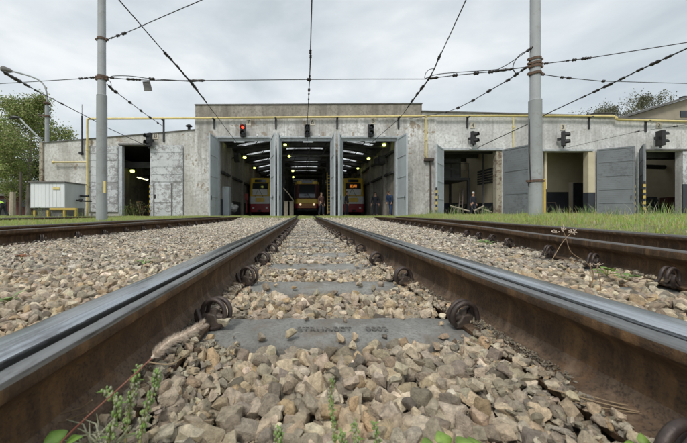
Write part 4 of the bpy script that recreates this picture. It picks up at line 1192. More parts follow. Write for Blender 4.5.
    for s in (-1, 1):
        for yy in (2.2, 4.1, 9.0, 10.9):
            wh = MB(); wh.tube([(cx + s * .46, Yf + yy, z0 + .36), (cx + s * .56, Yf + yy, z0 + .36)], .33, 18); wh.build('wheel', 'rubber', root)
    uf = MB(); uf.box(cx - 1.0, cx + 1.0, Yf + 1.6, Yf + tail - .8, z0 + .30, z0 + .55 if kind != 'white' else z0 + .278 + .0); uf.build('underframe', 'rubber', root) if kind != 'white' else None
    pg = MB(); pz = z0 + ht
    pg.tube([(cx - .5, Yf + 3.5, pz), (cx - .4, Yf + 4.6, pz + .5), (cx, Yf + 3.8, pz + 1.05)], .025, 6); pg.tube([(cx + .5, Yf + 3.5, pz), (cx + .4, Yf + 4.6, pz + .5), (cx, Yf + 3.8, pz + 1.05)], .025, 6); pg.tube([(cx - .6, Yf + 3.8, pz + 1.05), (cx + .6, Yf + 3.8, pz + 1.05)], .03, 6)
    pg.build('pantograph', 'rubber', root)
    return root
tram(FX(260, 27), 27, 1.95, 3.55, 'white', 'yellow tram with white front panel and dark red skirt inside the left centre gate')
tram(FX(353.3, 27), 27, 1.95, 3.55, 'white', 'yellow and dark red tram inside the right centre gate with a lit orange display')
tram(FX(307.1, 26), 26, 1.90, 3.02, 'dark', 'dark red and yellow tram with two headlights facing out in the middle gate')

ld = empty('ladder', P(329.5, 213, 21), 'tall yellow ladder standing right of the middle tram', 'ladder')
for s in (-1, 1):
    mb = MB(); a = P(330.5 + s * 2.7, 214, 21); b_ = P(329.3 + s * 2.2, 172.5, 22); mb.tube([a, b_], .035, 6); mb.build('stile', 'yellow_paint', ld)
for k in range(13):
    t = (k + .6) / 13.5; a = P(330.5 - 2.7, 214, 21).lerp(P(329.3 - 2.2, 172.5, 22), t); b_ = P(330.5 + 2.7, 214, 21).lerp(P(329.3 + 2.2, 172.5, 22), t)
    mb = MB(); mb.tube([a, b_], .022, 6); mb.build('rung', 'yellow_paint', ld)
for px, lab in ((286.2, 'left one of two pale timber blocks standing left of the middle tram'), (291.6, 'right one of two pale timber blocks standing left of the middle tram')):
    o = MB(); c = P(px, 213, 21); o.box(c.x - .13, c.x + .13, c.y, c.y + .26, .15, 1.15); o.box(c.x - .16, c.x + .16, c.y - .03, c.y + .29, 1.152, 1.2)
    tag(o.build('support_block', 'wood_pale', bevel=.015), lab, 'support block', 'pale blocks beside the middle tram')
o = MB(); o.tube([P(283.5, 188, 20.5), P(289, 194, 20.5), P(293.5, 201, 20.5)], .035, 6); tag(o.build('leaning_bar', 'wood_pale'), 'pale slanting bar above the two timber blocks in the middle gate', 'bar')
bd = empty('metal_locker', P(223, 213, 19.6), 'plain grey blue locker against the wall inside the left centre gate', 'locker')
mb = MB(); mb.box(FX(217.5, 19.6) + .3, FX(229, 19.6), 19.6, 20.1, .15, FZ(186.5, 19.6)); mb.build('case', 'leaf_blue', bd, bevel=.01)
mb = MB(); mb.box(FX(222, 19.6), FX(228.4, 19.6), 19.57, 19.597, .22, FZ(187.5, 19.6)); mb.build('locker_door', 'leaf_blue', bd, bevel=.01)
o = MB()
for k in range(9): o.ball(P(233 + rnd.uniform(-3.5, 3.5), 210 - rnd.uniform(0, 5) * (1 if k < 6 else 1.2), 20.5 + rnd.uniform(-.2, .2)), rnd.uniform(.15, .24), None, rnd.uniform(.12, .2))
tag(o.build('rag_heap', 'cloth_grey', smooth=60), 'pale heap of rags or sheeting beside the locker in the left centre gate', 'rag heap')
fan = empty('wall_heater', P(224, 158, 22), 'dark round heater hung high on the left hall wall', 'heater')
mb = MB(); c = Vector((HX0 + .45, 22, FZ(158, 22))); mb.tube([c - Vector((.2, 0, 0)), c + Vector((.15, 0, 0))], .35, 14); mb.build('drum', 'hall_dark', fan)
mb = MB(); mb.box(HX0 + .03, c.x - .2, 21.9, 22.1, c.z - .05, c.z + .05); mb.build('bracket', 'black_paint', fan)
fan = empty('wall_heater', P(388, 160, 20.5), 'dark ducted heater hung high on the right hall wall', 'heater')
mb = MB(); c = Vector((HX1 - .5, 20.4, FZ(160, 20.4))); mb.tube([c - Vector((.18, 0, 0)), c + Vector((.2, 0, 0))], .30, 14); mb.box(c.x - .3, c.x + .3, c.y + .1, c.y + .9, c.z - .25, c.z + .2); mb.build('drum', 'hall_dark', fan)
o = MB(); c = P(246.5, 213, 24); o.tube([c, (c.x, c.y, 1.4)], .05, 6); o.box(c.x - .12, c.x + .12, c.y - .1, c.y + .1, 1.4, 1.9); tag(o.build('hydrant_post', 'red_paint'), 'small red hydrant post beside the left tram', 'hydrant')
# clutter in gate 4
mc = empty('workshop_machine', P(462, 180, 22), 'bulky dark machine on the steel platform behind the gate under plate 4', 'machine')
mb = MB(); mb.box(9.9, 11.2, 21.4, 22.9, 2.81, 4.4); mb.build('cabinet', 'beam_grey', mc, bevel=.03)
mb = MB(); mb.box(8.6, 9.7, 21.6, 22.6, 2.81, 3.5); mb.tube([(8.7, 21.5, 3.7), (9.9, 21.5, 4.2)], .12, 8); mb.build('motor_housing', 'hall_dark', mc, bevel=.03)
mb = MB(); mb.tube([(8.5, 21.3, 3.1), (9.4, 21.3, 3.4), (9.9, 21.4, 3.3)], .07, 8); mb.build('duct', 'wood_pale', mc)
sl = empty('step_ladder', P(461.5, 213, 19.8), 'narrow brown stepladder leaning under the steel platform', 'stepladder')
for s in (-1, 1):
    mb = MB(); mb.tube([P(460.5 + s * 1.8, 213.5, 19.8), P(461.5 + s * 1.5, 188, 20.3)], .03, 6); mb.build('stile', 'brown_pipe', sl)
mb = MB()
for k in range(7):
    t = (k + .5) / 7; mb.tube([P(458.7, 213.5, 19.8).lerp(P(460, 188, 20.3), t), P(462.3, 213.5, 19.8).lerp(P(463, 188, 20.3), t)], .02, 5)
mb.build('rungs', 'brown_pipe', sl)
for a, b_, lab in (((450, 206), (470, 211.5), 'longest pale timber leaning low across the gate under plate 4'), ((480, 208), (492, 212.5), 'short pale timber lying at right in the gate under plate 4'), ((474, 211), (484, 206), 'short pale timber tilted beside the helmeted worker')):
    o = MB(); o.tube([P(a[0], a[1], 19.3), P(b_[0], b_[1], 19.1)], .05, 5); tag(o.build('timber', 'wood_pale'), lab, 'timber', 'timbers in the gate under plate 4')
# cart with two wheels in gate 3, sack, bench
ct = empty('hand_cart', P(556, 213, 19.6), 'small dark hand cart parked in the gate under plate 3', 'hand cart')
c = P(556, 213, 19.6)
mb = MB(); mb.box(c.x - .3, c.x + .3, 19.5, 19.9, .45, .52); mb.tube([(c.x - .28, 19.9, .5), (c.x - .30, 20.0, 1.05), (c.x + .30, 20.0, 1.05), (c.x + .28, 19.9, .5)], .02, 6); mb.build('frame', 'rust_band', ct)
for s in (-1, 1):
    mb = MB(); mb.tube([(c.x + s * .33, 19.7, .33), (c.x + s * .38, 19.7, .33)], .18, 14); mb.build('wheel', 'rubber', ct)
o = MB(); c = P(587, 213, 18.9); o.ball((c.x, 18.9, .38), .22, .2, .28); o.ball((c.x + .1, 18.8, .25), .24, .2, .15); o.tube([(c.x, 18.9, .6), (c.x + .12, 18.95, 1.0)], [.05, .02], 6); tag(o.build('sack', 'cloth_grey', smooth=60), 'pale tied sack by the right post of the gate under plate 3', 'sack')
rk = empty('storage_rack', P(577, 213, 24), 'dark storage rack with pale boxes seen through the inner doorway', 'rack')
mb = MB(); c = P(577, 213, 24)
for z in (.5, 1.0, 1.5): mb.box(c.x - .7, c.x + .7, 24, 24.5, z, z + .05)
for s in (-1, 1): mb.box(c.x + s * .7 - .03, c.x + s * .7 + .03, 24, 24.5, .1, 2.0)
mb.build('frame', 'hall_dark', rk)
mb = MB(); mb.box(c.x - .5, c.x + .1, 24.05, 24.4, .552, .8); mb.box(c.x - .1, c.x + .5, 24.05, 24.4, 1.052, 1.3); mb.build('boxes', 'cloth_grey', rk)
for px, Y, wd, ht, mt, lab in ((656, 21, .9, 1.5, 'dado_grey', 'dark machine at left inside the gate under plate 2'), (668, 22.5, 1.0, 1.25, 'hall_dark', 'low black machine in the middle of the gate under plate 2'), (675.5, 20.5, .8, 1.45, 'brick_dark', 'rusty red machine at right inside the gate under plate 2')):
    c = P(px, 213, Y); root = empty('workshop_machine', (c.x, Y, .15), lab, 'machine', 'machines inside the gate under plate 2')
    mb = MB(); mb.box(c.x - wd / 2, c.x + wd / 2, Y, Y + .8, .15, ht * .6); mb.build('base', mt, root, bevel=.03)
    mb = MB(); mb.box(c.x - wd / 3, c.x + wd / 4, Y + .1, Y + .7, ht * .602, ht); mb.tube([(c.x, Y - .1, ht * .8), (c.x, Y + .1, ht * .8)], .12, 10); mb.build('head', mt, root, bevel=.03)
o = MB(); c = P(665, 186, 26.4); o.box(c.x - .9, c.x + .5, 26.4, 26.48, c.z - .25, c.z + .2); tag(o.build('notice_board', 'hall_dark'), 'dark board on the rear wall in the gate under plate 2', 'board')

# ------------------------------------------------------------------ cabinet on a yellow stand, shed and fence at far left
cb = empty('metal_cabinet', (FX(47, 15.5), 15.5, .1), 'large pale sheet metal cabinet on a yellow stand against the left wall', 'cabinet')
x0, x1 = -14.15, -12.35
zc0, zc1 = FZ(208, 15.5), FZ(182.6, 15.5)
mb = MB(); mb.box(x0, x1, 15.5, 16.95, zc0, zc1); cbo = mb.build('case', 'sheet_metal', cb, bevel=.01)
mb = MB(); n = 9
for k in range(n):
    a = x0 + .04 + (x1 - x0 - .08) * k / n; mb.box(a + .004, a + (x1 - x0 - .08) / n - .004, 15.485, 15.498, zc0 + .04, zc1 - .05)
mb.build('ribbed_front', 'white_metal', cb, bevel=.006)
mb = MB(); mb.box(x0 - .05, x1 + .05, 15.42, 17.0, zc1 + .002, zc1 + .06); mb.build('lid', 'coping', cb)
mb = MB(); mb.box(-12.95, -12.6, 15.455, 15.473, zc1 - .36, zc1 - .24); mb.build('warning_label', 'yellow_pipe', cb)
mb = MB(); mb.box(x0 + 1.0, x1 + .6, 15.5, 15.6, FZ(210.0, 15.5), zc0 - .002)
for xx in (x0 + .15, -13.3, x1 - .1, x1 + .5): mb.box(xx, xx + .08, 15.5, 15.6, .05, FZ(210.4, 15.5) - .002)
mb.build('stand', 'yellow_paint', cb)
mb = MB(); mb.box(x0 + .05, x1 - .02, 15.62, 16.9, .05, zc0 - .002); mb.build('dark_gap_block', 'coping', cb)  # dark block put in for the shaded gap under the case
mb = MB(); mb.tube([(x1 + .06, 16.2, 1.05), (x1 + .55, 16.2, 1.0), (x1 + .75, 16.4, 1.0)], .04, 8); mb.tube([(x1 + .06, 16.5, 1.3), (x1 + .5, 16.5, 1.3)], .06, 8); mb.ball((x1 + .3, 16.2, 1.05), .1); mb.build('valve', 'black_paint', cb)
sh = empty('brick_shed', P(8, 213, 29), 'small dark red brick shed beneath the birch at the left edge', 'shed')
mb = MB(); a = P(-26, 213, 29); b_ = P(30, 213, 29); mb.box(a.x, b_.x, 29, 33, 0, FZ(196, 29)); mb.build('wall', 'brick_dark', sh)
mb = MB(); mb.box(a.x - .2, b_.x + .2, 28.8, 33.2, FZ(196, 29) + .003, FZ(193.5, 29)); mb.build('roof', 'coping', sh)
mb = MB(); mb.box(FX(1, 29), FX(7, 29), 28.93, 28.997, .1, FZ(199, 29)); mb.build('door', 'hall_dark', sh)
mb = MB(); mb.box(FX(22, 29), FX(27, 29), 28.95, 28.997, FZ(207, 29), FZ(200, 29)); mb.build('window', 'dark_glass', sh)
for px, wd, lab in ((12.5, .45, 'grey timber post left of the cabinet, thicker one'), (20.5, .22, 'thin brown post directly left of the cabinet')):
    o = MB(); c = P(px, 213, 24); o.tube([c - Vector((0, 0, .4)), (c.x + .03, 24, FZ(192 if wd > .3 else 172, 24))], [wd / 2, wd / 2.6], 8); tag(o.build('post', 'brown_pipe' if wd < .3 else 'wood_pale'), lab, 'post')

# ------------------------------------------------------------------ poles and overhead line
def pole(px, Y, pb, r0, r1, ysplit, top, name_label, bands):
    c = P(px, 213, Y); zb = FZ(pb, Y); root = empty('steel_pole', (c.x, Y, zb), name_label, 'pole', 'steel overhead line poles')
    zs = FZ(ysplit, Y)
    mb = MB(); mb.tube([(c.x, Y, zb - .3), (c.x, Y, zs)], [r0 * 1.03, r0 * .97], 20); mb.build('lower_tube', 'pole_paint', root, smooth=40)
    mb = MB(); mb.tube([(c.x, Y, zs + .001), (c.x, Y, zs + .06), (c.x, Y, top)], [r0 * .99, r1, r1 * .92], 20); mb.build('upper_tube', 'pole_paint', root, smooth=40)
    for pz, rr in bands:
        z = FZ(pz, Y); mb = MB(); mb.tube([(c.x, Y, z - .035), (c.x, Y, z + .035)], rr, 16)
        mb.box(c.x - rr - .06, c.x - rr + .01, Y - .04, Y + .04, z - .03, z + .03); mb.box(c.x + rr - .01, c.x + rr + .06, Y - .04, Y + .04, z - .03, z + .03)
        mb.build('clamp_band', 'rust_band', root)
    return root
lp_ = pole(101.8, 10, 221, .160, .125, 96, 9.0, 'light grey steel pole standing in the grass left of the tracks', ((39.5, .145), (77, .15), (79.2, .15)))
mb = MB(); mb.box(FX(103.5, 9.8), FX(105.6, 9.8), 9.79, 9.83, FZ(193, 9.8), FZ(181, 9.8)); mb.build('rating_plate', 'yellow_pipe', lp_)
rp_ = pole(535.2, 9, 215, .175, .138, 101, 9.2, 'light grey steel pole in tall grass right of the tracks', ((59.5, .158), (64, .162), (67, .162), (74, .162), (181, .195)))
mb = MB(); c = P(531, 182, 9); mb.tube([c, c + Vector((-.12, -.05, -.02)), c + Vector((-.10, -.05, -.14))], .018, 6); mb.tube([P(530, 118, 9), P(529, 150, 8.98), P(530.5, 180, 8.95)], .015, 6); mb.build('earth_cable', 'black_paint', rp_)
WR = .0125
def wire(label, pts, ins=(), r=WR, sag=None, cat='overhead wire', slack=None, group='overhead line wires'):
    """pts: world points, ins: (px-t fractions along polyline, length, radius)"""
    pts = [Vector(p) for p in pts]
    root = empty('overhead_wire', pts[0], label, cat, group)
    mb = MB(); mb.tube(pts, r, 6, cap=True); mb.build('cable', 'wire', root, smooth=60)
    ls = [0]
    for a, b_ in zip(pts, pts[1:]): ls.append(ls[-1] + (b_ - a).length)
    def at(t):
        s = t * ls[-1]
        for i in range(len(pts) - 1):
            if s <= ls[i + 1] or i == len(pts) - 2: return pts[i].lerp(pts[i + 1], (s - ls[i]) / max(ls[i + 1] - ls[i], 1e-6)), (pts[i + 1] - pts[i]).normalized()
    for t, ln, rr in ins:
        p, d = at(t); mb = MB()
        mb.tube([p - d * ln / 2, p - d * ln * .3, p, p + d * ln * .3, p + d * ln / 2], [rr * .45, rr, rr * .7, rr, rr * .45], 8)
        mb.build('insulator', 'insulator', root, smooth=50)
    return root
def tt(pts, px, py):
    """fraction along the polyline whose photo position is nearest px,py"""
    pts = [Vector(p) for p in pts]; best = (1e9, 0); ls = [0]
    for a, b_ in zip(pts, pts[1:]): ls.append(ls[-1] + (b_ - a).length)
    for i, (a, b_) in enumerate(zip(pts, pts[1:])):
        for k in range(60):
            q = a.lerp(b_, k / 60)
            if q.y < .5: continue
            d = (304 + 300 * q.x / q.y - px) ** 2 + (213 - 300 * (q.z - CAMZ) / q.y - py) ** 2
            if d < best[0]: best = (d, (ls[i] + (ls[i + 1] - ls[i]) * k / 60) / ls[-1])
    return best[1]
HC = 4.6 + CAMZ
def I(pts, a, b_, ln, rr): return [(tt(pts, a, b_), ln, rr)]
# contact wires
p = [(.18, -4, HC), (.17, 6.5, HC), P(309.6, 80, 10.38), P(308.3, 104, 13.2), P(307.4, 122, 16.2), P(307.4, 141, 18.3), P(307.3, 160, 25)]
wire('contact wire hanging straight above the middle track', p, I(p, 311, 53, .28, .045), r=.014) if False else wire('contact wire hanging straight above the middle track', p, I(p, 310.8, 52, .22, .04), r=.014)
pm = [(.17, 8.3, HC), (.17, 10.3, HC + .05)]
wire('short doubled wire with insulators beside the middle contact wire', [P(310.9, 50, 8.5), P(310.2, 66, 9.4), P(309.5, 80, 10.35), P(309.0, 90, 11.3), P(308.4, 104, 13)], [(.08, .16, .04), (.35, .12, .035), (.42, .12, .035), (.62, .22, .05), (.72, .10, .035), (.86, .12, .035)], r=.016)
p = [(-4.0, -4, HC), P(119, 0, 6.48), P(190, 82, 10.45), P(218, 118, 14.3), P(238, 144, 18.3), P(247, 160, 25)]
wire('contact wire slanting down from the upper left to the seventh gate', p, I(p, 166, 54, .22, .05), r=.014)
p = [P(163, 50.5, 8.55), P(176, 65, 9.3), P(184, 74, 9.9), P(190, 81, 10.4), P(200, 94, 11.5), P(207, 103, 12.5)]
wire('doubled wire with black insulators on the left contact wire', p, [(.10, .22, .045), (.22, .2, .04), (.48, .25, .05), (.56, .35, .06), (.64, .25, .05), (.85, .18, .04)], r=.02)
p = [(1.6, -4, HC), P(466, 0, 6.5), P(430, 78, 10.2), P(400, 118, 14.5), P(371, 143, 18.3), P(362, 158, 25)]
wire('contact wire rising from the fifth gate to the top of the sky right of centre', p, (), r=.014)
p = [P(441, 53, 8.7), P(434, 70, 9.7), P(428, 80, 10.35), P(418, 93, 11.4), P(407, 108, 13.2)]
wire('doubled wire with insulators hanging at the right span crossing', p, [(.06, .22, .045), (.35, .2, .045), (.5, .35, .06), (.62, .25, .05), (.8, .3, .05)], r=.02)
p = chain([P(434.5, 69, 9.65), P(430, 69.5, 9.8), P(426, 73, 10.1), P(424.5, 78, 10.3)], 4)
wire('thin hanger wire left of the right span crossing', p, (), r=.01)
p = [(10.0, -4, HC), P(687, 48.5, 8.4), P(640, 70, 9.65), P(596, 91, 11.3), P(553, 111, 13.5), P(529, 123.5, 15.4), P(478, 147.5, 18.25), P(470, 158, 22)]
wire('thick contact wire falling from the right edge behind the pole to gate 4', p, I(p, 668, 57, .2, .045, ) + I(p, 655, 63, .3, .06) + I(p, 640, 70, .22, .05) + I(p, 622, 78, .22, .05) + I(p, 608, 85, .4, .06) + I(p, 596, 91, .3, .055) + I(p, 584, 97, .2, .04), r=.02)
p = [(-10.9, -4, HC), P(0, 70, 9.65), P(35, 90, 11.2), P(70, 108, 13.2), P(106, 127, 15.5), P(149, 147, 18.3), P(152, 160, 24)]
wire('contact wire from the left edge down to the dark left gateway', p, I(p, 9, 76, .45, .06) + I(p, 18, 80, .35, .07) + I(p, 27, 86, .3, .05) + I(p, 36, 91, .2, .04) + I(p, 62, 104, .3, .04), r=.016)
p = [P(566, 148, 18.2), P(600, 140, 17.6), P(637, 131.5, 17), P(687, 124.5, 16), P(760, 112, 14)]
wire('thin wire crossing the wall above the third gate towards the right edge', p, I(p, 637, 131.5, .25, .05) + I(p, 676, 128, .2, .05), r=.012)
# span wires
p = [P(107.5, 77.4, 10), P(125, 79, 10.1), P(150, 80.2, 10.2), P(193, 80.6, 10.4), P(250, 80, 10.4), P(309, 79.4, 10.4), P(366, 79, 10.4), P(425, 79, 10.3), P(455, 75.3, 10), P(491, 72, 9.6), P(529.5, 66.8, 9)]
wire('cross span wire stretched between the two grey poles', p, I(p, 112, 77.8, .14, .04) + I(p, 131, 79.4, .3, .045) + I(p, 138, 79.8, .2, .04) + I(p, 198, 80.6, .5, .05) + I(p, 309, 79.4, .15, .06) + I(p, 434, 77.6, .3, .05) + I(p, 455, 75.3, .16, .06) + I(p, 476, 73.5, .16, .06) + I(p, 491, 72, .16, .06) + I(p, 500, 71, .35, .05) + I(p, 508, 70, .25, .05), r=.013)
p = [P(110, 78, 10), P(113, 76, 10), P(130, 76, 10), P(150, 78.6, 10.1), P(172, 80, 10.2), P(193, 81.8, 10.4)]
wire('slack feeder wire looping just above the span right of the left pole', chain(p, 4), I(p, 152, 79, .2, .05), r=.012)
p = [P(425, 78.6, 10.3), P(440, 74, 10.1), P(491, 70.3, 9.6), P(502, 67.5, 9.4), P(516, 59, 9.2), P(530, 49, 9)]
wire('feeder wire climbing to the top bracket of the right pole', chain(p, 4), I(p, 530, 49, .2, .05), r=.012)
p = [P(530, 50, 9), P(521, 54, 9), P(514.5, 62, 9), P(513, 69, 9), P(516, 74, 9.1)]
wire('jumper cable loop hanging left of the right pole top', chain(p, 5), (), r=.013)
p = [P(529.5, 65.5, 9), P(509, 79.5, 10), P(489, 91, 11.2), P(473, 100.5, 12.7), P(458, 108, 14.4), P(446, 112.5, 16), P(426, 116.2, 18), P(408, 119, 18.2)]
wire('beaded cable from the right pole down to the parapet', p, I(p, 524, 69, .3, .045) + I(p, 516, 74.5, .2, .05) + I(p, 508, 80, .2, .05) + I(p, 489, 91, .22, .06) + I(p, 473, 100.5, .24, .06) + I(p, 458, 108, .26, .065) + I(p, 446, 112.5, .28, .06), r=.016)
p = [P(541.5, 64.2, 9), P(590, 58, 8.7), P(687, 42.5, 8), P(800, 24, 7)]
wire('upper wire leaving the right pole towards the upper right edge', p, I(p, 546, 63.8, .12, .04) + I(p, 568, 61.5, .08, .03) + I(p, 574, 60.6, .12, .045) + I(p, 584, 59.3, .14, .05) + I(p, 589, 58.6, .12, .04), r=.012)
p = [P(541.5, 74.2, 9), P(562, 77.3, 9.5), P(600, 81, 10.5), P(687, 83.5, 13), P(800, 86, 16)]
wire('lower wire leaving the right pole level towards the right edge', p, I(p, 543, 74.3, .12, .04) + I(p, 562, 77.3, .15, .04) + I(p, 569, 78.2, .2, .045) + I(p, 603, 81.2, .12, .05), r=.012)
p = [P(107, 39.6, 10), P(125, 33.2, 9.6), P(202, 0, 8.2), P(290, -38, 7)]
wire('upper wire rising right from the left pole', p, I(p, 112, 37.8, .12, .03) + I(p, 118, 35.8, .15, .045) + I(p, 124, 33.5, .2, .05), r=.012)
p = [P(96.5, 77.2, 10), P(75, 79, 10.3), P(40, 81.2, 11), P(0, 83.6, 12), P(-60, 87, 13.5)]
wire('span wire leaving the left pole towards the left edge', p, I(p, 92, 77.6, .2, .04) + I(p, 86, 78, .16, .035) + I(p, 81, 78.6, .2, .04), r=.012)
p = [P(107, 84, 10), P(112, 89, 10.3), P(130, 102.5, 12), P(141, 111, 13.6), P(150, 117.6, 15), P(158, 123, 16.5), P(163, 126, 18.1)]
wire('beaded cable from the left pole down to the shed wall', p, I(p, 111, 88, .3, .05) + I(p, 116, 91.5, .16, .06) + I(p, 130, 102.5, .2, .055) + I(p, 141, 111, .2, .055) + I(p, 150, 117.6, .22, .06) + I(p, 158, 123, .22, .05), r=.014)
p = [P(106.5, 78.5, 10), P(110.5, 82, 10), P(111.5, 87.5, 10.2)]
wire('small jumper wire curving down beside the left pole', chain(p, 4), (), r=.01)
sg = empty('hanging_plate', P(147, 86, 10.2), 'small grey tilted plate hanging from the span wire by the left pole', 'plate')
mb = MB(); a = [P(142.4, 81.5, 10.2), P(149.5, 81, 10.25), P(152, 90.6, 10.25), P(144.2, 90.8, 10.2)]; b_ = [q + Vector((0, .03, 0)) for q in a]
mb.add(a + b_, [(0, 3, 2, 1), (4, 5, 6, 7), (0, 1, 5, 4), (1, 2, 6, 5), (2, 3, 7, 6), (3, 0, 4, 7)]); mb.build('plate', 'asphalt', sg)
# street lamp
sl = empty('street_lamp', P(47, 213, 20.5), 'grey street lamp with curved arm rising behind the left wall corner', 'street lamp')
mb = MB(); mb.tube([P(47, 214, 20.5), P(47, 106, 20.5)], [.13, .12], 12); mb.build('post', 'pole_paint', sl, smooth=40)
mb = MB(); mb.tube(chain([P(47, 106, 20.5), P(47, 96, 20.5), P(45, 87, 20.5), P(39.5, 80.5, 20.5), P(28, 75.5, 20.5), P(12, 71.5, 20.5)], 4), [.05] * 21, 8); mb.build('arm', 'pole_paint', sl, smooth=40)
mb = MB(); a = P(12.5, 71.7, 20.5); b_ = P(1, 68.3, 20.5); mb.tube([a, a.lerp(b_, .25), a.lerp(b_, .8), b_], [.07, .15, .2, .08], 10); mb.build('lamp_head', 'coping', sl, smooth=40)
for pz in (103.5, 116.5):
    mb = MB(); z = FZ(pz, 20.5); c = P(47, pz, 20.5); mb.tube([(c.x, 20.5, z - .06), (c.x, 20.5, z + .06)], .2, 12)
    if pz > 110: mb.tube([(c.x - .5, 20.4, z), (c.x + .25, 20.4, z)], .03, 6)
    mb.build('clamp', 'rust_band', sl)
wl = empty('wall_floodlight', P(41, 140, D - .2), 'dark lamp on a long slanting arm at the left wall corner', 'floodlight')
mb = MB(); mb.tube([P(41.5, 142, D - .15), P(39, 138, D - .3), P(20, 118.8, D - .6)], .045, 8); mb.build('arm', 'sheet_metal', wl, smooth=40)
mb = MB(); mb.tube([P(20.5, 118, D - .6), P(14, 117.6, D - .62), P(9, 118.6, D - .62)], [.06, .11, .05], 8); mb.build('lamp_head', 'black_paint', wl)

# ------------------------------------------------------------------ trees
def tree(name, base, h, cw, seed, nleaf, lsz, colr, label, bare=False, trunk_r=.18, low=.25):
    r = random.Random(seed); g = np.random.default_rng(seed)
    root = empty(name, base, label, 'tree'); base = Vector(base)
    mb = MB(); tips = []
    top = base + Vector((r.uniform(-.3, .3), r.uniform(-.3, .3), h * .92))
    tr = chain([base - Vector((0, 0, .3)), base + Vector((r.uniform(-.15, .15), 0, h * .3)), base + Vector((r.uniform(-.3, .3), 0, h * .62)), top], 5)
    mb.tube(tr, [trunk_r * (1 - .9 * i / (len(tr) - 1)) for i in range(len(tr))], 8)
    def branch(p, d, ln, rad, depth):
        q = [p]; dd = d.copy()
        for k in range(4):
            dd = (dd + Vector((r.gauss(0, .16), r.gauss(0, .16), r.gauss(.02, .12) - (.10 if depth > 1 else 0)))).normalized()
            q.append(q[-1] + dd * ln / 4)
            if depth < 3 and k > 0:
                for _ in range(2 if depth < 2 else 1):
                    e = (dd + Vector((r.gauss(0, .8), r.gauss(0, .8), r.gauss(.1, .5)))).normalized()
                    branch(q[-1], e, ln * r.uniform(.4, .62), rad * .5, depth + 1)
            if depth >= 1: tips.append((q[-1], depth))
        mb.tube(q, [rad * (1 - .8 * i / 4) for i in range(5)], 5 if depth < 2 else 3, cap=False)
    nb = 15
    for i in range(nb):
        t = low + (1 - low) * (i + .5) / nb; idx_ = min(int(t * (len(tr) - 1)), len(tr) - 1)
        a = i * 2.4 + r.uniform(-.4, .4); ln = cw * (math.sin(math.pi * min(1, (t - low) / (1 - low) * .8 + .22)) ** .7) * r.uniform(.65, 1.05)
        branch(tr[idx_], Vector((math.cos(a), math.sin(a), r.uniform(.25, .8))).normalized(), ln, trunk_r * .4 * (1.1 - t), 0)
    mb.build('trunk', 'bark', root, smooth=50)
    T_ = np.array([t[0][:] for t in tips]); n = nleaf
    ci = g.integers(0, len(T_), n); w_ = .26 if not bare else .22
    cl_b = g.uniform(.65, 1.35, len(T_))
    pos = T_[ci] + g.normal(0, 1, (n, 3)) * np.array([w_, w_, w_ * 1.1]); pos[:, 2] -= g.random(n) * .35
    a = g.normal(size=(n, 3)); a /= np.linalg.norm(a, axis=1)[:, None]; b_ = np.cross(a, g.normal(size=(n, 3))); b_ /= np.linalg.norm(b_, axis=1)[:, None]
    s = lsz * g.uniform(.6, 1.3, n)[:, None]
    V = np.stack([pos - a * s, pos + b_ * s * .55, pos + a * s, pos - b_ * s * .55], 1).reshape(-1, 3) - np.array(base)
    c = np.array(colr)[g.integers(0, len(colr), n)] * cl_b[ci][:, None] * g.uniform(.8, 1.2, (n, 1))
    o = np_mesh('crown', V, np.arange(n * 4), np.arange(n) * 4, np.full(n, 4), 'leafy', np.repeat(c, 4, 0))
    o.parent = root
    return root
BIR = [(.19, .26, .07), (.26, .32, .09), (.32, .35, .13), (.14, .20, .05), (.34, .32, .16)]
tree('birch_tree', P(28, 213, 27), 11.2, 3.2, 5, 36000, .085, BIR, 'tall airy green birch behind the left wall corner', trunk_r=.2, low=.12)
tree('birch_tree', P(-12, 213, 31), 10.5, 3.6, 9, 20000, .11, BIR, 'green birch cropped by the left edge of the picture', trunk_r=.2, low=.1)
DK = [(.05, .08, .025), (.08, .11, .03), (.12, .15, .05)]
tree('bush_tree', P(38, 213, 36), 6.2, 3.2, 21, 16000, .12, DK, 'darker low tree at the foot of the birches beside the wall', trunk_r=.15, low=.05)
GR = [(.13, .14, .08), (.20, .19, .12), (.10, .11, .06)]
tree('bare_tree', P(604, 213, 44), 16.6, 3.6, 31, 7000, .11, GR, 'thin sparse tree top showing left above the right roof', bare=True, trunk_r=.2, low=.55)
tree('bare_tree', P(643, 213, 44), 18.2, 3.2, 33, 6000, .11, GR, 'thin sparse tree top rising left of the sloping rear roof', bare=True, trunk_r=.2, low=.6)
tree('bare_tree', P(462, 213, 26), 8.9, .5, 35, 60, .05, GR, 'tiny bare twig top above the parapet step right of centre', bare=True, trunk_r=.03, low=.8) if False else None
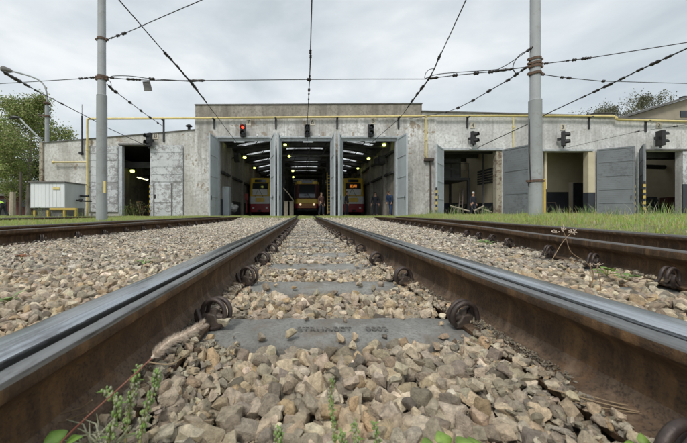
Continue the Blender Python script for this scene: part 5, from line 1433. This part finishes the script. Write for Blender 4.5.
# ------------------------------------------------------------------ people
def skin_mesh(name, joints, bones, mat, parent, sub=2, root_i=0):
    me = bpy.data.meshes.new(name); o = bpy.data.objects.new(name, me); col.objects.link(o)
    me.from_pydata([j[0] for j in joints], bones, []); me.materials.append(M[mat]); me.update()
    md = o.modifiers.new('Skin', 'SKIN'); md.use_smooth_shade = True
    if not me.skin_vertices:
        bpy.context.view_layer.objects.active = o
    for i, j in enumerate(joints):
        rr = j[1] if isinstance(j[1], tuple) else (j[1], j[1]); me.skin_vertices[0].data[i].radius = rr
        me.skin_vertices[0].data[i].use_root = (i == root_i)
    s = o.modifiers.new('Sub', 'SUBSURF'); s.levels = sub; s.render_levels = sub
    if parent is not None: o.parent = parent
    return o
def person(px, Y, h, face, label, top='work_dark', legs='work_dark', cap=None, pose='stand', zb=.15):
    """face: heading angle of the look direction about z (0 = looking along -y, at the camera)"""
    s = h / 1.75; c = P(px, 213, Y)
    root = empty('person', (c.x, Y, zb), label, 'person')
    bend = {'stand': 0, 'lean': .35, 'bow': 1.15}.get(pose, 0); st = .10 if pose == 'stand' else .20
    ca, sa = math.cos(face), math.sin(face)
    def G(x, y, z): # local: x right, y forward(-y world), z up
        X_, Y_ = x, -y; return ((X_ * ca - Y_ * sa) * s, (X_ * sa + Y_ * ca) * s, z * s)
    def torso(x, y, z): # rotate around hip by bend
        dz = z - .93; return G(x, y * math.cos(bend) + dz * math.sin(bend), .93 + dz * math.cos(bend) - y * math.sin(bend))
    HIP = torso(0, 0, .95)
    J = [(HIP, (.135, .10)), (torso(0, 0, 1.15), (.125, .09)), (torso(0, 0, 1.36), (.15, .095)), (torso(0, 0, 1.48), (.055, .055)), (torso(0, .02, 1.56), (.068, .08)), (torso(0, .015, 1.67), (.072, .085)), (torso(0, .01, 1.735), (.045, .05))]
    B = [(0, 1), (1, 2), (2, 3), (3, 4), (4, 5), (5, 6)]
    arms, legsj = [], []
    for sd in (-1, 1):
        el = G(sd * .25, -.03, 1.12) if not bend else torso(sd * .25, .05, 1.16)
        wr = G(sd * .27, .05, .87) if not bend else torso(sd * .22, .16, .98)
        shp = torso(sd * .185, 0, 1.40)
        i = len(J); J += [(shp, .062), (el, .047), (wr, .032)]; B += [(2, i), (i, i + 1), (i + 1, i + 2)]; arms.append((shp, el, wr))
        hp = G(sd * .095, 0, .90); kn = G(sd * .11, sd * st * .5 + .03, .50); an = G(sd * .12, sd * st - .02, .09); toe = G(sd * .135, sd * st + .15, .035)
        i = len(J); J += [(hp, .085), (kn, .060), (an, .042), (toe, .035)]; B += [(0, i), (i, i + 1), (i + 1, i + 2), (i + 2, i + 3)]; legsj.append((hp, kn, an, toe))
    skin_mesh('body', J, B, 'skin', root)
    k = 1.22
    JJ = [(torso(0, 0, .84), (.14 * k, .112 * k)), (torso(0, 0, 1.15), (.13 * k, .10 * k)), (torso(0, 0, 1.36), (.155 * k, .10 * k)), (torso(0, -.005, 1.46), (.07, .07))]; BB = [(0, 1), (1, 2), (2, 3)]
    for shp, el, wr in arms:
        i = len(JJ); JJ += [(shp, .08), (el, .062), (tuple(Vector(wr).lerp(Vector(el), .12)), .048)]; BB += [(2, i), (i, i + 1), (i + 1, i + 2)]
    skin_mesh('jacket', JJ, BB, top, root)
    JJ = [(torso(0, 0, .99), (.14 * k, .105 * k)), (G(0, 0, .90), (.14 * k, .10 * k))]; BB = [(0, 1)]
    for hp, kn, an, toe in legsj:
        i = len(JJ); JJ += [(hp, .105), (kn, .082), (an, .070)]; BB += [(1, i), (i, i + 1), (i + 1, i + 2)]
    skin_mesh('trousers', JJ, BB, legs, root)
    wl_ = Vector(root.location)
    for hp, kn, an, toe in legsj:
        mb = MB(); a = Vector(an) + wl_; t_ = Vector(toe) + wl_; a.z = zb + .05 * s
        mb.tube([a - (t_ - a) * .3, a, t_, t_ + (t_ - a) * .3], [.045 * s, .058 * s, .05 * s, .025 * s], 8); mb.build('shoe', 'black_paint', root, smooth=60)
    for shp, el, wr in arms:   # palm, four fingers of unequal length and a side thumb
        mb = MB(); w0 = Vector(wr) + wl_; d = (Vector(wr) - Vector(el)).normalized(); sd = d.orthogonal().normalized(); up = d.cross(sd)
        mb.tube([w0, w0 + d * .04 * s, w0 + d * .09 * s], [.028 * s, .04 * s, .036 * s], 8)
        for q, ln in enumerate((.065, .075, .07, .055)):
            o_ = w0 + d * .085 * s + sd * (q - 1.5) * .019 * s
            mb.tube([o_, o_ + (d * .6 + up * .15) * ln * s, o_ + (d * .95 + up * .45) * ln * s], [.010 * s, .009 * s, .007 * s], 5)
        o_ = w0 + d * .03 * s - sd * .035 * s; mb.tube([o_, o_ + (d * .5 - sd * .7) * .04 * s, o_ + (d * 1.1 - sd * .7) * .055 * s], [.012 * s, .011 * s, .008 * s], 5)
        mb.build('hand', 'skin', root, smooth=60)
    hd = Vector(torso(0, .01, 1.64)) + wl_; f = Vector(torso(0, 1, 1.64)) - Vector(torso(0, 0, 1.64)); f.normalize(); upv = (Vector(torso(0, 0, 1.8)) - Vector(torso(0, 0, 1.6))).normalized(); sdv = f.cross(upv)
    mb = MB(); mb.ball(hd - f * .015 * s + upv * .055 * s, .092 * s, .098 * s, .085 * s)
    mb.build('hair' if cap is None else 'helmet', 'hair' if cap is None else cap, root, smooth=60)
    mb = MB(); mb.tube([hd + f * .085 * s, hd + f * .112 * s - upv * .022 * s], [.010 * s, .016 * s], 6)
    for q in (-1, 1): mb.ball(hd + sdv * q * .083 * s - upv * .01 * s, .014 * s, .02 * s, .028 * s, 6, 5)
    mb.build('nose_and_ears', 'skin', root, smooth=60)
    mb = MB()
    for q in (-1, 1): mb.ball(hd + f * .088 * s + sdv * q * .03 * s + upv * .008 * s, .010 * s, .010 * s, .007 * s, 6, 5)
    mb.box(-.02 * s, .02 * s, -.004, .004, -.003 * s, .003 * s)
    for i in range(len(mb.v) - 8, len(mb.v)):
        v = mb.v[i]; q = hd + f * .090 * s - upv * .058 * s + sdv * v[0] + f * v[1] + upv * v[2]; mb.v[i] = tuple(q)
    mb.build('eyes_and_mouth', 'black_paint', root)
    return root
person(346.5, 20.6, 1.72, R(90), 'person in dark clothes half behind the left leaf of the gate under plate 5', zb=.15)
person(375.3, 21.0, 1.66, R(-15), 'person in dark clothes standing in the middle of the gate under plate 5')
person(391.0, 19.6, 1.68, R(-60), 'person in blue overalls walking near the right wall of the gate under plate 5', 'work_blue', 'work_blue', pose='lean')
person(321.3, 20.2, 1.60, R(40), 'person with a brown jacket between the middle tram and the yellow ladder', 'work_brown', 'work_dark')
person(473.2, 19.8, 1.60, R(20), 'person in dark clothes with a white helmet under the steel platform', 'work_dark', 'work_dark', 'white_cap')
person(3.0, 17.5, 1.55, R(-80), 'person in a yellow-green hi-vis vest stooping at the left edge', 'hi_vis', 'work_dark', pose='bow', zb=.05)

# ------------------------------------------------------------------ weeds and plants
LG = (.10, .19, .035); LG2 = (.17, .27, .06)
simple('leaf_green', (.16, .27, .05), (.09, .17, .03), 25, .5)
simple('leaf_bright', (.22, .33, .06), (.13, .22, .04), 60, .55)
simple('bud_green', (.24, .32, .11), (.17, .26, .08), 90, .5)
simple('bud_tip', (.34, .32, .24), (.25, .27, .15), 90, .6)
simple('leaf_rusty', (.26, .10, .04), (.18, .08, .03), 30, .6)
def leaf_quad(mb, p, d, up, ln, wd, fold=.25, n=5, mi=0):
    """pointed leaf with a bent midrib"""
    d = d.normalized(); sd = d.cross(up).normalized(); upn = sd.cross(d)
    prof = [0, .7, 1, .8, .45, 0][:n + 1]; vs = []
    for i in range(n + 1):
        t = i / n; c = p + d * ln * t - upn * ln * .35 * t * t + upn * 0.02 * ln
        w_ = wd / 2 * prof[i]; vs += [c - sd * w_ + upn * w_ * fold, c, c + sd * w_ + upn * w_ * fold]
    fs = []
    for i in range(n):
        a = i * 3; fs += [(a, a + 1, a + 4, a + 3), (a + 1, a + 2, a + 5, a + 4)]
    mb.add(vs, fs, mi)
def bud_plant(base, stems, label, seed, budr=.005, tipmat=True):
    r = random.Random(seed); base = Vector(base); root = empty('budding_weed', base, label, 'weed')
    for pts in stems:
        pts = chain([Vector(q) for q in pts], 5)
        mb = MB(); mb.tube(pts, [.0022 * (1 - .4 * i / len(pts)) for i in range(len(pts))], 6); stm = mb.build('stem', 'stem_green', root, smooth=60)
        bm_ = MB(); n = len(pts)
        for i in range(int(n * .30), n):
            for _ in range(9):
                a = r.uniform(0, 6.28); p = pts[i] + Vector((math.cos(a), math.sin(a), r.uniform(-.7, .9))) * budr * r.uniform(.5, 1.4)
                q = budr * r.uniform(.25, .55) * (1.0 if i < n - 2 else .8)
                bm_.ball(p, q, q, q * 1.5, 7, 6, 1 if r.random() < .4 else 0)
        bm_.build('buds', ['bud_green', 'bud_tip'], root, smooth=60)
        lf = MB()
        for i in range(2, n, 2):
            a = r.uniform(0, 6.28); d = Vector((math.cos(a), math.sin(a), .5)); leaf_quad(lf, pts[i], d, Vector((0, 0, 1)), budr * r.uniform(2.0, 3.4), budr * .9)
        lf.build('leaves', 'leaf_green', root)
    return root
# big foreground plant, left
b0 = P(118, 470, .40)
bud_plant(b0, [[P(100, 470, .40), P(112, 430, .41), P(118, 405, .415), P(106, 391, .42)],
               [P(135, 472, .41), P(140, 440, .42), P(146, 412, .43), P(156, 385, .44), P(158, 372, .44)],
               [P(122, 470, .44), P(128, 420, .45), P(133, 392, .46), P(139, 368, .46)]], 'plump green budding weed in the lower left corner in front of the left shiny rail', 3, .0046)
bud_plant(P(333, 460, .42), [[P(337, 462, .42), P(334, 430, .43), P(331, 402, .44), P(332, 379, .445)]], 'single thin budding stem standing in the ballast at bottom centre', 5, .0032)
bud_plant(P(354, 470, .40), [[P(362, 468, .40), P(357, 445, .40), P(354, 423, .41)], [P(346, 468, .40), P(344, 450, .40), P(342, 434, .40)], [P(374, 470, .41), P(377, 447, .41), P(374, 424, .41)]], 'group of small budding stems cut by the bottom edge right of centre', 6, .0036)
bud_plant(P(280, 470, .40), [[P(276, 466, .40), P(278, 446, .40), P(279, 430, .40)], [P(266, 470, .40), P(264, 452, .40)]], 'small green bud cluster cut by the bottom edge left of centre', 7, .0040)
# needle tuft beside
nt_ = empty('needle_tuft', P(90, 450, .42), 'tuft of narrow pale green needles in the lower left corner', 'weed')
mb = MB(); r_ = random.Random(4)
for k in range(26):
    a = r_.uniform(-1.5, 1.3); p0 = P(104 + r_.uniform(-14, 12), 452 + r_.uniform(-6, 6), .42); ln = r_.uniform(.018, .05)
    p1 = p0 + Vector((math.sin(a) * ln * .6, r_.uniform(-.01, .02), ln * .5)); p2 = p0 + Vector((math.sin(a) * ln * 1.2, r_.uniform(-.01, .02), ln * .8 * math.cos(a * .6)))
    mb.tube([p0, p1, p2], [.0013, .0013, .0005], 5)
mb.build('needles', 'bud_tip', nt_, smooth=60)
# foxtail stalk across the left rail
ft = empty('foxtail_stalk', P(50, 450, .40), 'leaning foxtail grass with red stem and blurred fuzzy head before the left shiny rail', 'grass stalk')
st_ = chain([P(46, 458, .37), P(75, 428, .385), P(115, 392, .40), P(152, 358, .42)], 6)
mb = MB(); mb.tube(st_, .0009, 6); mb.build('stem', 'stem_red', ft, smooth=60)
hp = chain([P(152, 358, .42), P(168, 343, .43), P(186, 334, .44), P(203, 324, .45)], 8)
mb = MB(); mb.tube(hp, [.0016 + .0018 * math.sin(math.pi * min(1, i / (len(hp) - 1) * .9 + .1)) for i in range(len(hp))], 8); mb.build('seed_head', 'foxtail_hair', ft, smooth=60)
mb = MB()
for i in range(len(hp) - 1):
    d = (hp[i + 1] - hp[i]).normalized(); u = d.orthogonal().normalized(); v = d.cross(u)
    for k in range(90):
        a = r_.uniform(0, 6.28); q = hp[i] + d * r_.uniform(0, .004); o_ = (u * math.cos(a) + v * math.sin(a)); ln = r_.uniform(.006, .011) * (1 - .3 * i / len(hp))
        t = q + o_ * ln + d * ln * .9; w_ = d * .00035
        mb.add([q - w_, q + w_, t], [(0, 1, 2)])
mb.build('bristles', 'foxtail_hair', ft)
# broad bright leaf, bottom centre-right
def broad(base, leaves, label, mat='leaf_bright', cat='leafy weed'):
    root = empty('leafy_weed', base, label, cat)
    for (p, d, ln, wd) in leaves:
        mb = MB(); leaf_quad(mb, Vector(p), Vector(d), Vector((0, 0, 1)), ln, wd, .2); lo_ = mb.build('leaf', mat, root, smooth=60)
        so_m = lo_.modifiers.new('Solidify', 'SOLIDIFY'); so_m.thickness = .0006
    mb = MB(); b = Vector(base)
    for (p, d, ln, wd) in leaves: mb.tube([b, (b + Vector(p)) / 2 + Vector((0, 0, .004)), Vector(p)], .0012, 5)
    mb.build('stalks', 'stem_green', root)
    return root
b = P(448, 470, .44)
broad(b, [(P(436, 446, .43), (-.8, -.2, .45), .026, .024), (P(446, 447, .44), (-.1, .6, .6), .022, .028), (P(456, 447, .43), (.8, .1, .4), .028, .024), (P(440, 446, .41), (-.3, -.9, .3), .03, .024), (P(470, 446, .44), (.9, .4, .1), .03, .024)], 'bright green broad leaves cut by the bottom edge right of centre')
broad(P(642, 452, .42), [(P(640, 448, .42), (-.8, .2, .5), .018, .015), (P(645, 447, .42), (.3, .5, .8), .018, .014)], 'tiny bright green leaves at the bottom edge in front of the cropped clip')
broad(P(64, 448, .38), [(P(58, 444, .38), (-.5, .3, .5), .022, .026), (P(64, 446, .38), (.5, .2, .4), .02, .02)], 'round pale green leaf at the bottom edge under the left shiny rail', 'leaf_green')
# leafy weeds by the right track
def weed(px, py, Y, n, ln, label, mat='leaf_green', seed=1, flat=.45):
    r = random.Random(seed); b = P(px, py, Y); b.z = max(b.z, 0.0)
    L_ = []
    for k in range(n):
        a = k * 2.4 + r.uniform(-.3, .3); p = b + Vector((math.cos(a), math.sin(a), 0)) * ln * .25 + Vector((0, 0, ln * r.uniform(.2, .6)))
        L_.append((p, (math.cos(a), math.sin(a), r.uniform(.0, flat)), ln * r.uniform(.7, 1.2), ln * r.uniform(.5, .75)))
    return broad(b, L_, label, mat)
weed(607, 276, 1.62, 9, .055, 'bright green leafy weed between two clips of the curving right track', 'leaf_bright', 2, .9)
weed(626, 280, 1.52, 6, .045, 'smaller green weed right of the bright one beside the curving rail', 'leaf_green', 3, .6)
weed(487, 245, 3.0, 9, .07, 'low green weed in the ballast by the far clips of the right track', 'leaf_green', 4, .5)
weed(478, 243, 3.2, 6, .05, 'tiny green weed left of the low weed by the right track clips', 'leaf_bright', 8, .5)
weed(145, 264, 2.05, 7, .06, 'faint grey-green weed in the ballast between the left and middle tracks', 'bud_green', 5, .5)
weed(22, 260, 2.25, 7, .05, 'rusty orange dried weed in the ballast at the left edge', 'leaf_rusty', 6, 1.2)
weed(8, 305, 1.2, 6, .05, 'small green weed at the left edge beside the shiny rail', 'bud_green', 7, 1.2)
# dry seed stalks between right rail of middle track and right track
def stalk(pts, label, heads, mat='dry_stem', seed=1):
    r = random.Random(seed); pts = chain([Vector(p) for p in pts], 6); root = empty('dry_stalk', pts[0], label, 'dry stalk', 'dry stalks by the right track')
    mb = MB(); mb.tube(pts, [.0022 * (1 - .5 * i / len(pts)) for i in range(len(pts))], 6); mb.build('stem', mat, root, smooth=60)
    mb = MB()
    for (p, s) in heads:
        for k in range(12):
            q = Vector(p) + Vector((r.gauss(0, s), r.gauss(0, s), r.gauss(0, s * .7))); mb.ball(q, s * .28, s * .28, s * .35, 6, 5); mb.tube([Vector(p) - Vector((0, 0, s)), q], .0007, 4)
    mb.build('seed_heads', 'foxtail_hair', root)
Yk = 1.35
stalk([P(591, 288, Yk), P(593, 272, Yk), P(585, 262, Yk), P(571, 252, Yk), P(566, 238, Yk), P(563, 230, Yk)], 'tall dry seed stalk standing behind the right shiny rail', [(P(563, 229, Yk), .010), (P(556, 231, Yk), .008), (P(574, 231, Yk), .008)], seed=1)
stalk([P(601, 296, Yk), P(600, 280, Yk), P(597, 268, Yk), P(600, 262, Yk)], 'short dark stalk right of the tall dry seed stalk', [(P(599, 264, Yk), .006)], seed=2)
stalk([P(590, 292, 1.45), P(590, 276, 1.45), P(591, 264, 1.45)], 'thin straight stalk beside the frontmost clips of the right track', [(P(591, 264, 1.45), .005)], seed=3)
stalk([P(551, 262, 1.6), P(562, 243, 1.6), P(571, 233, 1.6)], 'slanting dry stalk left of the tall seed stalk', [(P(572, 232, 1.6), .009)], seed=4)
# a fallen twig on the right rail's foot
tw = empty('dry_twig', P(600, 408, .55), 'thin grey twigs lying on the right rail foot beside the cropped clip', 'twig')
for k, q in enumerate(([(548, 388), (590, 400), (640, 412), (688, 420)], [(590, 396), (620, 404), (650, 408)], [(575, 402), (610, 409), (660, 416)])):
    mb = MB(); pts = []
    for (px, py) in q:
        Yt = (CAMZ - .028) * 300 / (py - 213); pts.append(P(px, py, Yt))
    mb.tube(chain(pts, 4), .0016 - .0003 * k, 5); mb.build('twig', 'dry_stem', tw)
tw = empty('dry_twig', P(64, 412, .45), 'pale dry grass bits lying under the left shiny rail', 'twig')
for k, q in enumerate(([(60, 414), (80, 408), (92, 400)], [(55, 424), (72, 418), (88, 412)], [(148, 362), (172, 364), (192, 350)])):
    mb = MB(); mb.tube(chain([P(a, c_, .46) for a, c_ in q], 4), .0011, 5); mb.build('twig', 'dry_stem', tw)
# tall weeds before the dark left gateway and by the cabinet, and on the bank
def clump(px, py, Y, n, h, sp, label, cols, seed, heads=0):
    r = random.Random(seed); b = P(px, py, Y); b.z = float(ground(b.x, b.y)); root = empty('weed_clump', b, label, 'weeds')
    mb = MB(); sm = MB()
    for k in range(n):
        p0 = b + Vector((r.gauss(0, sp), r.gauss(0, sp * .5), 0)); hh = h * r.uniform(.5, 1.1); p2 = p0 + Vector((r.gauss(0, hh * .25), r.gauss(0, hh * .2), hh)); p1 = (p0 + p2) / 2 + Vector((r.gauss(0, .03), 0, .03))
        sm.tube([p0, p1, p2], [.008, .006, .003], 4)
        for q in range(9):
            t = r.uniform(.15, 1); c = p0.lerp(p2, t); a = r.uniform(0, 6.28)
            leaf_quad(mb, c, Vector((math.cos(a), math.sin(a), .4)), Vector((0, 0, 1)), h * r.uniform(.12, .26), h * r.uniform(.05, .1), n=4, mi=r.randrange(len(cols)))
    sm.build('stems', 'dry_stem' if heads else 'stem_green', root); mb.build('leaves', cols, root)
clump(128, 213, 17.3, 16, .75, .38, 'bright green weeds at the left foot of the dark left gateway', ['leaf_green', 'leaf_bright'], 1)
clump(141, 213, 17.5, 16, .95, .38, 'taller brownish weeds in the middle of the dark left gateway', ['leaf_green', 'leaf_rusty', 'bud_tip'], 2, 1)
clump(73, 214, 14.6, 14, .5, .4, 'green weeds under the yellow stand of the cabinet', ['leaf_green', 'leaf_bright'], 3)
clump(34, 216, 12.5, 12, .5, .35, 'grey-green weeds in front of the cabinet left corner', ['bud_green', 'leaf_green'], 4)
clump(20, 219, 10.5, 10, .22, .3, 'low weeds beside the far left rail near the left edge', ['leaf_green', 'leaf_bright'], 5)
for i, (px, Y, h, lab) in enumerate(((455, 16.9, .75, 'dry weeds before the left part of the gate under plate 4'), (484, 16.6, .7, 'pale dry weeds before the right part of the gate under plate 4'), (556, 13.5, .6, 'tall grass tuft on the bank just right of the right pole'), (588, 12.0, .65, 'tall grass tuft below the wide dark gate leaf'),
                                     (610, 9.5, .5, 'spiky grass tuft in front of the wide dark gate leaf'), (648, 8.2, .62, 'tallest spiky tuft in front of the gate under plate 2'), (672, 9.5, .6, 'spiky tuft near the right edge in front of the gate under plate 2'), (434, 16.8, .55, 'dry weeds at the foot of the brown downpipe'))):
    r = random.Random(50 + i); b = P(px, 213, Y); b.z = float(ground(b.x, b.y)); root = empty('grass_tuft', b, lab, 'grass tuft', 'tufts along the right bank')
    mb = MB()
    for k in range(46):
        p0 = b + Vector((r.gauss(0, .22), r.gauss(0, .12), -.02)); a = r.uniform(0, 6.28); hh = h * r.uniform(.35, 1.0); ln = Vector((math.cos(a), math.sin(a), 0)) * hh * r.uniform(.1, .6)
        w_ = Vector((.007, 0, 0)); m1 = p0 + ln * .35 + Vector((0, 0, hh * .6)); tp = p0 + ln + Vector((0, 0, hh))
        mb.add([p0 - w_, p0 + w_, m1 + w_ * .8, m1 - w_ * .8, tp], [(0, 1, 2, 3), (3, 2, 4)], 0 if r.random() < .6 else 1)
    mb.build('blades', ['leaf_green', 'bud_tip'], root)
# remove the clip prototype's placeholder tag problem: every clip has its own label already
print('objects', len(bpy.data.objects))
